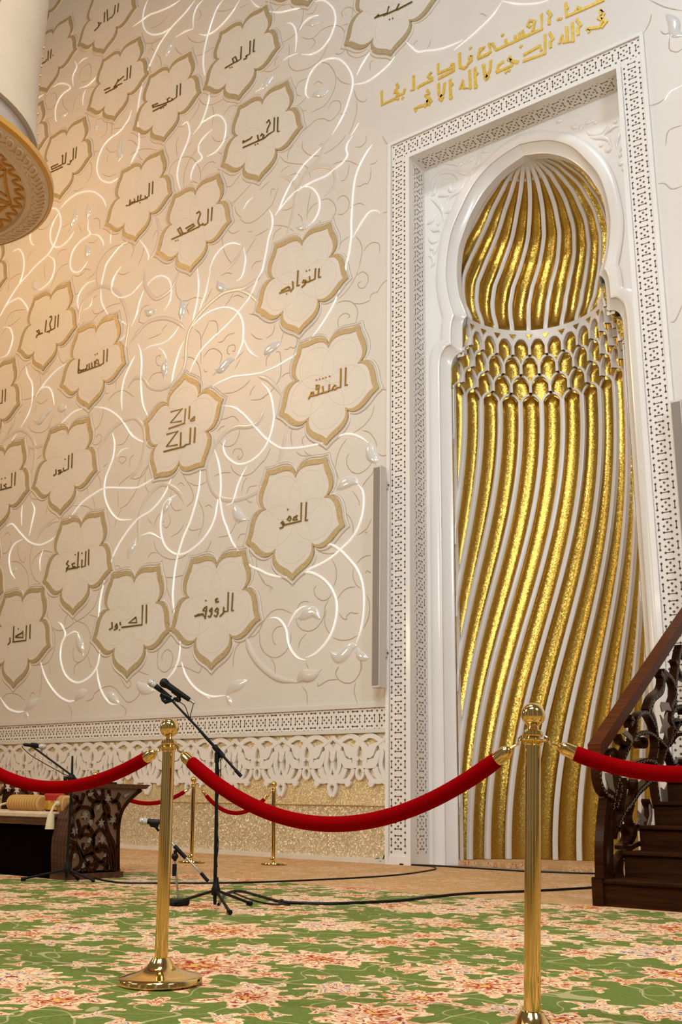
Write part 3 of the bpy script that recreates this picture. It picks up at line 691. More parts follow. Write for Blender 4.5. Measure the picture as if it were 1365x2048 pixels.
# v: bright polished stem, w: broad satin band, l: leaf (swelling), then the tile and the points
VINES = """
v T4 1140,95 1080,180 1010,310 965,440 945,580 935,720 925,880 925,1020 905,1180 865,1365 862,1390
v T1 805,205 745,350 690,450 600,590 500,715
v T8 1375,1020 1314,1045 1180,1065 1050,1080 960,1115 875,1155 810,1205
v T1 395,825 340,875 280,910 150,985 0,1045
l T1 220,720 160,765 100,800 60,840 35,870
w T1 -20,1075 30,1085 90,1110 160,1180 250,1300
v T1 20,1140 90,1220 125,1330 142,1460 140,1520 110,1660 60,1780 0,1860 -70,1930
v T9 1365,430 1300,510 1200,580 1100,600 1020,560 965,500 945,420 965,350
v T9 930,5 1050,25 1140,85 1220,170 1290,250 1370,335 1415,370 1510,430 1600,440 1740,430 1870,405 1960,382
w T2 290,180 260,340 220,490 160,640
v T2 770,345 830,305 930,297 1030,335 1100,385
l T2 1100,385 1110,440 1130,510 1170,560 1188,610
l T2 1000,790 940,770 870,790 810,830 765,865
v T2 990,800 1040,870 1052,980 1035,1120 985,1260 915,1365 840,1440 720,1545 600,1615 480,1668 410,1720
v T3 680,60 720,45 810,100 900,190 980,290 1035,420 1055,570 1050,760 1020,920 975,1040
l T3 985,1060 920,1085 860,1150 800,1190 745,1165 705,1120
l T3 985,1090 1010,1160 1060,1190 1105,1197
v T3 410,350 470,325 560,345 660,410 730,500 775,620 775,760 735,920 660,1050 560,1150 465,1190
v T3 100,790 170,790 230,840 270,920 285,1020 320,1120 390,1195 465,1215
v T3 280,880 320,800 370,725 430,680 480,668
l T3 610,800 550,730 490,735 430,775 360,795
v T3 -150,215 -80,270 0,305 80,345 180,370 280,375
k B 365,1110 385,1190 430,1270 500,1340 580,1390 700,1412
m B 700,1412 740,1370 800,1365 858,1325
v B 0,1410 60,1470 140,1505 235,1497
l B 235,1497 280,1445 330,1425 395,1388
l B 235,1500 258,1535 272,1570
v A 260,1270 300,1390 370,1490 440,1535 490,1530
l A 485,1530 515,1495 545,1480 578,1463
v A 0,1510 50,1580 110,1605 160,1600
l A 158,1598 195,1560 225,1540 262,1508
l A 160,1605 175,1625 182,1645
v A 655,1175 635,1300 580,1380 500,1415 430,1370 395,1270 400,1170 425,1100 400,1040 375,1020
v A 425,1115 480,1085 515,1095
l A 500,1090 515,1150 530,1190 540,1242
v A 630,1310 640,1400 670,1490 720,1550 775,1552
l A 775,1550 740,1520 715,1500 690,1475
v A 680,740 650,900 640,1060
v A 1175,1120 1165,1250 1130,1340 1080,1400
v A 1180,1280 1210,1370 1270,1450 1365,1520
v A 1305,30 1290,180 1240,360 1190,480 1150,620 1130,760 1125,880 1145,1010
v A 1115,85 1070,190 990,290 900,350 830,430 760,540 715,650
v A 1010,80 900,145 800,150 690,150 610,190 530,250 445,355
v T12 1140,285 1160,390 1145,530 1110,630 1070,740 1055,860 1075,980 1130,1090 1210,1160 1340,1158
v T9 475,910 400,950 350,1010 320,1120 310,1230 330,1365 380,1455 470,1510 560,1500 660,1435 735,1365 810,1260 860,1140 880,1020 900,900
l T9 420,945 385,1000 355,1060 330,1120
v A 915,460 980,445 1050,480
l A 835,610 850,555 868,520 885,475
v A 205,240 225,290 210,370 190,460
v A 145,260 140,320 140,395
v A 150,480 90,520 60,600 70,690 98,740
l A 80,695 98,682 112,668
v A 40,400 80,385 130,440 190,500 260,520 330,490 380,450
v A 280,550 260,620 262,690
l A 885,1412 925,1450 970,1462 1012,1468
v T4 640,110 540,210 440,310 360,430 310,500 240,640 200,740 155,815
v T4 940,10 890,80 875,150 885,210 840,280 760,345 680,410 590,450 500,490 410,545 340,595 260,680 200,760
v T4 940,1040 980,970 1040,870 1100,790 1160,765 1205,775
l T4 1205,775 1200,795 1180,815
v T4 410,525 510,530 580,600 605,690 590,790 545,870 505,905
l T4 505,903 470,918 420,935 355,934
v T4 95,755 125,830 125,930 90,1040 65,1180 25,1365 -25,1465 -75,1585 -125,1675 -205,1775 -275,1865 -395,1985 -485,2065 -595,2185 -675,2325 -720,2425
w T4 730,0 650,110 620,210 560,290 480,370 420,480 370,570 350,720 310,900 250,1070
w T4 420,500 460,410 530,340 620,310 720,330 770,420 750,520 650,625
w T4 190,425 280,430 350,490 385,560
v T5 80,115 200,125 320,100 460,70
v T5 555,15 640,5 710,50 755,120 765,220 740,310 700,400 620,500 520,550 420,550
v T5 275,235 320,240 360,300 370,400 360,530
v T5 385,540 300,570 240,610
v T5 400,305 440,240 490,190 560,160 600,155
l T5 460,260 520,230 570,230 620,215
v T5 500,1000 465,950 475,850 520,730 600,640 700,595 800,600 880,670 935,780 935,890 900,1010 860,1130 800,1250 730,1365
l T5 520,970 590,945 650,940 705,900
v T5 1150,490 1080,580 1020,680 980,765
v T5 955,855 1080,830 1200,750 1300,660 1365,570
l T5 145,750 90,810 50,870 0,920
v T5 1000,1245 950,1330 920,1375
v T6 180,0 145,100 130,220 160,310 240,350 340,330 410,280
v T6 510,0 420,60 310,110 200,150 130,200 30,270
v T6 740,0 680,70 645,170 640,290
v T6 645,290 560,320 465,375
v T6 940,0 880,90 830,220 790,350 765,450 745,570 745,680 775,830
v T6 1110,0 1040,120 940,240 850,320 770,355 700,345
l T6 430,400 400,470 365,550 345,605
v T6 660,0 560,130 420,280 300,450 220,620 175,720
v T6 130,850 95,1000 80,1180 95,1365 85,1505 40,1585 0,1685
v T6 800,930 800,1000 770,1120 720,1250 640,1360
v T6 530,1265 580,1235 605,1330 600,1375 580,1445 520,1585 490,1685 480,1795 515,1945
v T6 720,1250 780,1210 870,1165 930,1185 970,1260 965,1365 940,1445 870,1535 780,1582
v T6 840,1305 770,1365 710,1445 695,1525 730,1600 660,1665 620,1765 620,1825
v T6 1220,0 1280,60 1340,80
v T6 1270,930 1330,890 1345,850
v T7 1145,755 1190,680 1250,625
v T7 800,1375 860,1230 950,1130 1040,1095 1125,1110
v T7 1150,1140 1170,1250 1155,1365 1125,1445 1080,1480
w T7 1150,1120 1100,1220 1020,1320 960,1365
w T7 250,820 290,900 290,1050 240,1200 170,1290
v T7 95,1060 150,1130 190,1220 185,1275
v T8 680,-20 695,120 690,260 660,420 635,520
v T8 815,0 770,220 740,310 705,410
l T8 885,110 905,160 950,185 1000,188
w T8 1365,10 1280,100 1160,180 1060,200 950,230 830,320 720,430 640,540 590,650 570,800 560,950 500,1080 400,1170 300,1205 200,1180 140,1100 60,1090 0,1150
w T8 1060,200 1160,215 1250,270 1310,350
v T8 610,600 680,520 780,440 880,395 980,380 1070,410 1130,490 1150,600 1140,740 1100,840 1060,905
l T8 1060,903 1000,925 940,990 900,1015 855,1003
v T8 1150,690 1190,790 1240,850 1300,885
v T8 545,720 500,830 460,960 430,1100 415,1200
v T8 500,565 440,660 360,730 270,760 200,775 135,815
v T8 290,785 340,830 375,900
l T8 375,900 350,970 355,1040 345,1115
w T8 0,740 80,630 180,530 300,490 400,495 500,540 560,600
v T8 15,570 70,450 100,320 140,210
v T8 80,745 110,830 120,950 115,1080 115,1200 135,1365 190,1495
v T8 170,160 230,95 310,60 380,85 415,150 420,230 400,330 345,415
w T8 150,0 150,130 190,220 260,290 340,260 420,190 470,90 500,0
l T8 150,405 190,435 230,420 270,403
l T8 515,300 530,370 522,450 517,525
v T8 0,255 70,190 130,115
w T9 1365,20 1340,100 1280,190 1180,220 1090,220 980,270 890,370 830,470 790,600 800,760 850,880 930,945 1060,960 1200,920 1320,850 1365,790
v T9 855,450 890,560 915,690 920,830 915,960 940,1130 980,1240 1025,1365 1060,1425 1100,1475
v T9 1185,620 1140,700 1090,820 1060,930 1040,985 975,1017
l T9 1055,1010 1075,1080 1120,1140 1220,1160
v T9 710,655 705,800
v T9 255,735 150,800 60,840
v T9 0,265 50,330 120,370 190,380
w T9 0,130 80,150 140,240 150,400 120,560 60,680 0,740
w T9 90,1365 90,1150 150,980 240,860 330,800 430,830 510,900 550,1000
v T12 320,0 280,110 205,235
v T12 165,295 120,365 80,430
l T12 530,40 460,90 400,170 325,150
l T12 580,20 630,38 692,10
v T12 870,25 750,70 670,140 590,215
v T12 950,20 1060,35 1150,80 1225,145 1270,210 1320,290 1365,345
v T12 1180,520 1230,460 1300,435
w T12 0,400 90,310 200,250 290,290 350,400 350,560 330,680 300,780
w T12 490,330 430,400 340,430 270,410
w T12 1365,140 1270,150 1150,230 1050,360 980,490 960,590
w T12 370,1365 440,1240 590,1110
v T13 0,470 70,355 150,300 200,290 250,340 285,410 275,480
v T13 330,0 200,140 100,290 0,460
v T14 490,715 545,760 550,860 510,970 430,1045 380,1062
l T14 380,1062 352,1020 355,980 370,930
v T13 970,105 880,140 810,230 785,320 800,410
v T13 845,405 900,380 925,340 935,280
v T13 1020,190 1030,330 1100,465
v T13 1200,0 1145,90 1130,180 1150,240 1220,280 1300,260 1365,220
w T13 790,560 810,400 870,280 960,190 1060,165 1160,210 1230,290 1280,420 1300,560 1270,760 1260,880
v T13 1200,500 1240,525 1290,560
v T13 1205,720 1240,690 1280,650
v T13 1365,870 1310,980 1250,1130 1230,1290 1235,1420
v T13 680,940 580,1010 490,1100 420,1190 360,1285
v T13 260,970 280,1060 325,1150 330,1270 318,1370
v T13 360,1280 420,1200 490,1190 530,1250 550,1365
v T13 0,890 70,860 110,780 130,680 100,590 40,580
v T14 610,240 680,160 770,95 870,65 960,75 1040,140 1075,220
v T14 415,310 480,250 560,240 605,300 615,400 580,520 545,610 480,710 370,810 260,930
v T14 590,290 540,380 510,480 515,570 550,625 620,620 700,550 750,470
l T14 765,235 760,320 730,390 735,435
l T14 888,195 892,250 890,300 885,345
v T14 895,350 890,440 910,500 820,565 750,650 715,750 720,850 770,885 830,860 885,775
l T14 868,600 885,660 882,710 868,755
v T14 920,500 990,510 1040,570 1050,620
v T14 1125,455 1120,530 1115,600
v T14 1310,565 1220,620 1135,720 1080,800 1060,860 1035,970 1020,1050
v T14 1230,820 1180,890 1150,960 1140,1030
v T14 125,675 190,650 235,720 240,850 205,980 160,1060
v T14 410,310 340,410 305,520 320,590 350,610
v T15 60,527 130,515 190,480 260,435
v T15 335,375 400,340 470,345 510,385 440,440 390,510 360,600 360,700 375,725
l T15 390,690 440,662 490,633
v T15 600,388 690,355 760,290 810,235
v T15 540,370 535,270 575,170 550,108
v T15 590,140 640,95 690,75
v T15 665,400 640,470 635,565
v T15 1245,320 1210,480 1185,680
v T15 1210,840 1205,940 1190,1005 1150,1100 1100,1195
v T15 1130,605 1100,700 1040,790 980,850 930,880 870,940 830,1000 790,1110 780,1220 820,1310 900,1340 960,1320 1025,1275
l T15 1035,885 1015,960 1005,1030 1020,1080 985,1145
l T15 765,740 770,780 762,835
v T15 0,50 20,25 50,0
v T15 0,140 60,100 120,55
l X 1333,29 1348,45 1352,66 1372,72
v X 1330,201 1342,184 1366,171
v I1 370,15 430,80 510,140 620,130 760,115 900,70 1050,0
v I2 -250,490 -100,370 0,280 120,160 215,25
v I2 215,10 330,35 430,45 560,35 680,0
"""
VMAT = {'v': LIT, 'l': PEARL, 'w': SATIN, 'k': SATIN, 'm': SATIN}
VR = {'v': .0195, 'l': .075, 'w': .042, 'k': .045, 'm': .11}
stems = []
for line in VINES.strip().splitlines():
    kd, tile, s = line.split(' ', 2)
    c = cat(pts_of(tile, s), 7); n = len(c); L = sum((b-a).length for a, b in zip(c, c[1:])); R = []
    for i in range(n):
        t = i/(n-1)
        if kd in 'lm': R.append(min(VR[kd], L*.2)*(sin(pi*min(1, t*1.05+.02))**.8 if t < .93 else max(.02, (1-t)*2.6))+.004)
        else: R.append(VR[kd]*min(1, .30+t*L*3.2, .30+(1-t)*L*3.2))
    stems.append((kd, c, R, L))
stems.sort(key=lambda q: -q[3])
others = {}
for i, (kd, c, R, L) in enumerate(stems):
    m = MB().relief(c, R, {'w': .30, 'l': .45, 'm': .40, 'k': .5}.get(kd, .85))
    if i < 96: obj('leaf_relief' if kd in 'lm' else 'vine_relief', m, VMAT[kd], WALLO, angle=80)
    else: others.setdefault(VMAT[kd].name, (VMAT[kd], MB()))[1].add(m.v, m.f)
for k_, (mt, m) in others.items():
    o = obj('small_vines', m, mt, WALLO, angle=80); o['kind'] = 'stuff'

TEND = """
T1 995,0 960,90 880,210 790,300;775,340 850,312 930,325 980,380 990,450 965,545;800,590 790,520 820,460 870,438 910,460 890,490;985,50 1040,18 1090,50 1095,110 1060,175 1010,180 992,140 1030,115;945,335 1010,342 1080,325 1120,300;1115,290 1130,245 1190,220 1215,180 1260,120 1310,95;1225,1207 1300,1212;250,620 330,640 375,690 370,760 345,790 310,780 280,805 250,800;245,620 215,720;215,1090 260,1050 320,1038;0,1310 110,1230 190,1120 215,1020 205,840 160,830;65,970 70,890 110,850;65,690 130,640 155,540
T2 1160,0 1130,110 1050,210 945,285;1035,255 1110,280 1170,360 1185,430;1195,490 1250,515 1305,485;885,335 820,430 780,540 765,640;905,490 880,540 890,620 940,680 1010,690 1090,640 1140,570;690,555 740,610 780,690 800,750;1170,610 1140,690 1080,760 1035,825;940,870 1000,960 1010,1020;855,1095 900,1120 940,1200 945,1290 930,1330;1130,1150 1080,1250 985,1320;1060,1290 1090,1290;330,220 315,320 330,420;455,310 430,350 440,410;365,470 420,510 490,515;450,465 500,505 620,515;0,610 60,540 110,430
T3 575,100 640,130 720,138 790,120;730,195 770,280 775,380 745,480;950,285 945,370 975,450 1025,490;980,240 1030,185 1080,160 1125,155;1070,335 1085,310 1110,325 1125,325;785,600 830,530 890,485 970,472;800,740 840,790 880,800 880,770 920,733 960,742 998,738;575,460 550,500 570,570 630,610 690,595 730,540;695,605 660,680 650,760 620,830 570,890 500,922 430,905 385,860 365,800;675,700 655,800 670,880 710,950;740,985 820,1012 910,1005 990,965;1080,550 1110,650 1100,780 1050,895;375,700 410,640 460,620 500,628;0,885 60,790 130,720 220,700 330,745;0,820 40,818;230,872 170,885 130,950 140,1030 165,1060;470,945 410,1020 390,1100;0,1060 40,1130 110,1180 180,1185 260,1130 310,1030 315,940;110,1190 150,1260 155,1365;465,1235 490,1290 530,1330 590,1330 630,1305;800,1275 770,1330 775,1365;1025,1200 1030,1290 1000,1365;0,360 50,440 115,475 130,500;110,480 105,525
T4 345,100 290,170 280,250;200,210 260,270 350,290 440,300 490,350 515,430;435,70 430,130 480,190 550,212 610,205;640,195 740,140 820,70 870,0;595,105 640,85;735,300 820,268 900,265 1000,305;205,385 250,340 305,310;305,410 360,390 410,400;1110,300 1160,285 1190,255;980,520 1020,515 1065,490 1090,490 1120,430 1125,330;965,120 1020,120 1070,70 1080,0;815,465 855,455 890,400 905,300;780,665 820,620 870,620 905,680 890,750 840,800 780,800;905,740 950,710 1010,690 1060,710;620,660 690,645 750,690 770,770 725,860;800,1150 830,1080 910,1025;970,1020 1020,1090 1035,1180 1000,1365;1050,1175 1100,1110 1160,1085 1210,1110 1210,1200;1240,790 1310,770;480,800 530,720 590,680;220,760 280,755 330,725;0,835 80,750 130,690 190,520;135,915 210,915 290,935 340,970;0,1005 90,945;130,1060 160,980 220,935;380,795 420,830 430,880;600,865 625,900 655,895;1240,10 1280,80 1330,100 1365,85;475,850 490,700 520,560;0,560 50,510 95,470;110,620 120,550 155,550
T5 120,290 120,180 200,70 320,40;440,70 435,180 400,290 330,370 250,420 175,435;420,375 490,395 560,370 630,300 740,260 830,280 880,400 870,480 840,530 790,550 765,535;840,175 830,130 870,80 930,80 940,140 900,230 830,262;860,160 880,140;870,465 920,455 1040,490 1130,465;870,480 900,550 980,583 1070,550 1130,470;1150,500 1230,530 1300,540 1350,580;295,440 300,540 290,640 340,710 430,710 530,670 620,590 690,450;580,630 680,640 750,720 770,830 730,960 650,1070 500,1145;770,770 830,830 920,855;480,790 400,830 365,900 380,960 420,970;950,900 985,1000 1050,1030 1090,995;980,1010 980,1130 940,1270 900,1360;490,960 420,1040 350,1085;410,1130 480,1110;690,1100 740,1025 810,1030 810,1120 720,1220 640,1200 560,1220 480,1290 370,1365;810,1155 880,1140;540,860 590,825 640,850;30,720 120,720 200,660;470,145 540,130 590,40;530,385 560,430 510,505;150,670 160,610 200,560;1120,710 1115,640 1150,610
T6 80,400 180,440 310,400 430,260;600,530 650,450;460,480 490,530 560,560;580,360 620,410 700,430 780,400;620,575 740,545 840,480 900,410;690,980 740,1050 820,1060 900,1030 970,985;950,1160 1000,1090 1060,1065 1100,1100;830,1070 850,1150 830,1280;720,1000 680,1120 600,1230;700,90 720,150 690,210;860,110 960,110 1060,80;180,550 210,490 250,520;320,690 310,600 270,540;1110,80 1200,45;480,1285 560,1275;200,290 300,250 390,150;220,480 240,420 330,380
T7 0,210 60,165 160,140 270,150;390,410 420,310 500,240 590,220 660,260 710,360 715,480;545,530 550,400 600,260 690,130 740,60;720,380 770,300 830,270 870,285;780,435 830,400 880,390;830,20 870,60 930,60 1010,10;890,170 930,190 970,150 970,60;600,490 640,470 690,490;920,370 930,450 960,510 1020,520 1080,450 1130,380;1000,800 1060,680 1160,570 1240,480;985,720 1080,650;1060,720 1080,790 1130,840;1110,850 1180,890 1260,870 1365,790;980,950 1040,995 1120,960;935,990 940,1120 980,1230 1030,1300;1170,1210 1230,1110 1280,1040;1230,1350 1270,1290 1340,1270;1190,980 1240,975;1260,1030 1365,970;230,1040 270,970 340,960;80,1330 130,1200 150,1080;0,1080 40,1150 10,1250;480,220 470,100 500,0;580,130 630,60
T8 465,150 470,240 510,300 580,310 650,280 740,285;600,320 575,380 600,450;835,180 790,270 760,330;960,370 1010,300 1050,230;1040,275 1090,255 1150,280;800,515 870,520 890,600 870,690;660,600 710,650 720,760 715,950;800,520 760,610 720,700;890,730 940,720 990,660 1065,635;740,890 800,810 870,800 930,860 910,960;835,1070 880,1030;1010,855 985,830 1000,770 1060,760 1060,820 1035,815;525,885 620,885 690,950 720,1080 710,1200;300,890 310,860 270,880 265,920 280,960 320,970;190,1130 230,1060 300,1035 340,1050;180,700 270,665 320,640;330,620 340,590 380,550;100,470 90,520 140,540;100,460 130,380 200,350;1075,905 1150,820;1060,1000 1120,900;1200,440 1270,455 1365,470;750,1000 760,1030 790,1020;1215,1315 1300,1310 1365,1290;1215,1270 1230,1220 1270,1165;940,1250 1050,1235 1150,1180 1220,1110;920,60 980,30 1040,40;1220,640 1280,690 1340,700
T9 1040,500 1060,450 1120,445 1145,500 1110,550 1090,530 1110,515;880,270 930,220 960,215;860,160 960,140 1050,115 1105,170;910,380 980,420 1060,390 1105,300 1115,240;850,720 940,685 1030,685;1020,600 1050,670 1130,715 1230,690 1320,600 1365,550;1130,890 1150,790 1185,730;1180,900 1210,830 1290,815;1170,950 1220,985 1240,970;520,670 570,760 630,860 640,960 570,1030;590,780 680,815 780,775;480,810 520,785 550,820;760,1030 800,1010 840,1045;690,960 740,1070 740,1200 690,1340;570,1200 620,1265 720,1250;420,870 410,970 450,1060 530,1060;330,1210 370,1240 410,1180 390,1100;330,1190 350,1170;410,1335 500,1280 550,1200;240,1230 280,1130 310,1100;180,1150 230,1210;160,690 160,820 200,900;1085,1200 1150,1160;1090,1365 1120,1310 1180,1300;890,1340 1000,1310 1070,1200 1080,1120;0,970 60,870 120,700 220,570;0,740 70,745 150,690 230,500
T10 180,180 220,130 280,130;240,0 270,100 340,170 440,195 540,170 620,90;300,380 290,250 330,205;300,360 400,380 520,360 600,320;380,380 375,480 420,610;440,940 360,1000 300,1080 280,1200 290,1290 350,1335 410,1290 435,1200 420,1130 370,1110 325,1170 330,1220;420,1290 520,1275 620,1310 700,1340 735,1250;1045,1290 1050,1180 1080,1080 1130,1030;1180,980 1260,970 1330,880 1340,820;1170,960 1230,870 1300,820 1365,815;1310,900 1320,1050 1365,1140;1170,70 1230,70 1280,120 1210,180;1280,130 1290,300 1365,430;745,165 800,70 830,0;640,190 740,170;85,1290 100,1330 200,1365
T11 10,130 60,130 110,60 110,0;105,220 180,220 240,270 280,340 290,440 285,490;180,30 190,160 240,230 265,160;350,0 310,130 310,270 350,390 430,450;320,250 360,170 440,110 550,130;490,150 490,220 460,270;440,450 440,540 475,620 480,760 520,870 590,915 680,890 760,830 860,770 950,680 1000,550 1010,460;700,740 660,800 665,870;745,795 790,820 870,860 915,960 910,1080 870,1180 800,1235 750,1210 740,1130 750,1080;900,755 990,780;495,885 545,920 560,1000 540,1140 480,1240 380,1270;820,1230 760,1270 750,1365;890,1170 910,1250 930,1290;1140,270 1200,260 1220,310 1180,330 1120,300;500,1240 510,1350;1035,570 1085,540
T12 280,200 320,260 400,280 480,240 540,100;890,150 900,60;920,285 1000,210 1040,100 1050,0;930,360 950,400 1000,390 1030,330 1000,295 970,330;1200,560 1240,590 1280,540 1230,520 1200,545;970,670 1015,760 1015,840;880,800 890,910;930,900 970,1050;460,1120 490,980;480,1240 540,1190 600,1180;1200,830 1230,780 1360,680;1190,870 1200,1040;1210,1050 1290,1000 1365,890;1040,1060 1100,1040;1160,1240 1180,1160 1230,1050;40,1320 80,1290 110,1330;0,410 130,210 160,100;70,310 130,180;350,70 370,0;190,90 220,60;1170,410 1260,380 1330,240;1040,630 1090,590;1310,630 1320,540 1360,500;650,0 660,120;310,520 300,450 380,440;370,550 420,510 440,530;300,860 320,940 410,960;740,1020 860,1020 950,1070
T13 50,560 90,460 160,410 260,400;0,690 60,590 140,540 220,470;85,220 90,120 150,60 220,30;730,265 800,230 840,190;930,400 960,440 1040,420 1080,380 1150,350 1220,335;920,360 940,290 990,250;930,530 970,470 1050,400;700,350 740,330;750,410 800,400;805,590 860,510;760,65 820,50 870,0;590,800 600,880 640,940 700,900;220,1310 300,1300 400,1240 410,1100 380,990;180,1120 230,1000 320,930;440,1060 500,1000 490,960;370,1330 420,1350 490,1300;1060,1250 1100,1245;1090,1320 1170,1240 1260,1220 1365,1290;1290,1200 1320,1150 1365,1110;1170,1200 1180,1040;500,210 560,60 570,20
T14 350,420 420,450 490,410 560,300;740,55 780,60 850,20;620,440 720,375;690,480 710,440;940,350 980,335 1010,370 1010,450;890,580 950,580 1000,530;570,720 620,660 680,650;570,890 630,820 700,790;740,910 800,920 850,850 920,860;720,970 740,900;790,390 830,480;460,960 450,870 460,800;1190,890 1250,905 1330,870;880,960 940,910 970,870;100,620 150,560;270,770 300,700 330,660;1290,600 1160,620 1060,700 990,820 975,960 990,1020
T15 270,600 330,590 370,520 360,440 310,450;430,480 440,560 490,620;600,280 620,200 690,140 720,180 710,290 660,320 620,320;530,650 560,500 630,420;660,390 780,365;870,980 910,1030 980,1010 1030,880;760,720 830,690 880,740 870,840 810,890;730,1030 800,1020;880,1140 890,1050;890,710 930,760 920,880;930,800 1040,780 1130,720;1090,915 1140,920 1190,970;830,1250 900,1280 980,1250;250,700 310,690 360,650;680,1130 720,1150 720,1260 660,1365;1200,1050 1220,1100 1250,1110
B 1280,620 1365,600;1255,1170 1300,1200;730,1440 760,1480 765,1560;1080,1410 1070,1470 1090,1550;1110,1260 1110,1340 1060,1410 990,1410 950,1360 970,1310;830,1420 840,1435 900,1400 970,1395;830,1440 835,1415
A 440,1550 465,1600 465,1650;780,1555 820,1590 810,1640;10,1530 40,1490 90,1485 130,1500 160,1530;190,1520 210,1480 230,1490;560,1535 600,1520 620,1480 690,1440 750,1450 830,1540 900,1500 920,1420;780,1380 830,1450 850,1410 800,1370;270,1300 270,1420 255,1510
X 1300,212 1318,206 1330,197;1332,291 1338,262 1366,250;1317,367 1330,367 1345,378 1366,372;1289,66 1300,45 1304,28;1340,75 1340,98 1354,104 1366,97;1342,645 1352,640 1366,609;1300,0 1330,14 1366,22;1322,62 1330,68 1342,65
I1 0,440 120,340 220,210;620,105 650,60 665,0;460,60 490,20 510,0
I2 0,140 30,135 70,160
"""
td = MB(); tend_n = 0
for line in TEND.strip().splitlines():
    tile, s = line.split(' ', 1)
    for piece in s.split(';'):
        c = cat(pts_of(tile, piece), 6)
        td.relief(c, [.0085*min(1, .4+i/4, .4+(len(c)-1-i)/4) for i in range(len(c))], .55, 0, 4)
obj('tendril_lines', td, GROOVE, WALLO, angle=80)

# ---------------------------------------------------------------- flower medallions with a gilded word on each
MR = .94
half_petal = [(.488, .355), (.575, .368), (.668, .338), (.745, .268), (.800, .182), (.852, .088), (.925, 0)]
def medal_outline(k=1.0, rot=0.0):
    out = []
    for p in range(5):
        a = radians(-90+72*p+rot); ca, sa = cos(a), sin(a)
        hp = cat(half_petal, 3)
        side = [(x, -y) for x, y in hp]+[(x, y) for x, y in reversed(hp[:-1])]
        out += [((x*ca-y*sa)*MR/.925*k, (x*sa+y*ca)*MR/.925*k) for x, y in side[:-1]]
    return out
TIPA = [-90, -18, 54, 126, 198]
MEDALS = {  # tips in the photograph: bottom, right, upper right, upper left, left
 'tawwab': [(599.7, 671.5), (694, 559), (658.5, 444), (551.6, 489.6), (520, 622)],
 'muntaqim': [(655, 893), (756, 777), (718.5, 648), (601, 686), (563.5, 833.7)],
 'afuw': [(585.7, 1163), (692, 1053), (648, 916), (537, 940), (498, 1085)],
 'rauf': [(426, 1337), (517, 1238), (486.5, 1101.8), (383.6, 1120.5), (349, 1260)],
 'sabur': [(257, 1348.5), (336, 1262), (315.4, 1134), (227.5, 1152), (192, 1280.8)],
 'darr': [(33, 1368), (98, 1293.6), (84, 1178), (12.9, 1190.8), None],
 'nafi': [(147.4, 1227), (219.6, 1138), (203.7, 1028.6), (123.6, 1042), (95, 1165)],
 'mughni': [None, (59, 978), (49.4, 882), None, None],
 'edge_low': [None, (7, 1184), None, None, None],
 'nur': [(122.6, 1027.6), (191, 942.5), (174, 839.7), (101.9, 860), (71, 975)],
 'ghani': [None, (40.5, 807), (30.7, 718), None, None],
 'muqsit': [(180.5, 814), (246, 727), (231.4, 632), (158, 660.7), (126.6, 775)],
 'jami': [(87, 739.8), (149, 654.7), (136.5, 567.7), (71, 597), (42.5, 701)],
 'edge_mid': [None, (15, 556), None, None, None],
 'mubdi': [(272.9, 482.6), (339, 387.7), (322, 302.6), (246.7, 343), (217.6, 451)],
 'muhsi': [(383, 543), (457.8, 445), (435, 349), (350, 393.6), (319.3, 506)],
 'hamid': [(519, 362), (602, 257), (575.4, 163), (479.6, 213.6), (447, 333)],
 'wali': [(478.6, 199.8), (555.6, 98), (530.9, 13.8), (444, 65), (414.3, 176)],
 'muid': [(328, 281), (397.5, 186), (378.7, 107.8), (301.5, 155), (272.9, 258)],
 'wahid': [(121.7, 395.7), (181.4, 311.6), (169.6, 236.5), (105.3, 275), None],
 'samad': [(230, 238.5), (292, 149.5), (276, 78), (209, 120.8), (181.4, 219.7)],
 'upper': [(93.4, 181), (147.8, 100), (138.4, 37.6), (80.4, 76), (54.8, 166)],
 'lantern': [None, (96.4, 272), (87.5, 203), None, None],
 'wali_top': [(209, 104.8), (268, 18.8), None, None, (159.5, 93)],
 'corner': [(78.5, 64), (117, 0), None, None, (41, 52)],
 'rahim': [(788.7, 108.7), (869, 2), None, None, (697.7, 83.4)],
 'above': [(617, 13), None, None, None, None],
 'malik': [(369.8, 749.7), (294.6, 845.6), (313.4, 953.4), (405.4, 938.6), (444, 795)],
}
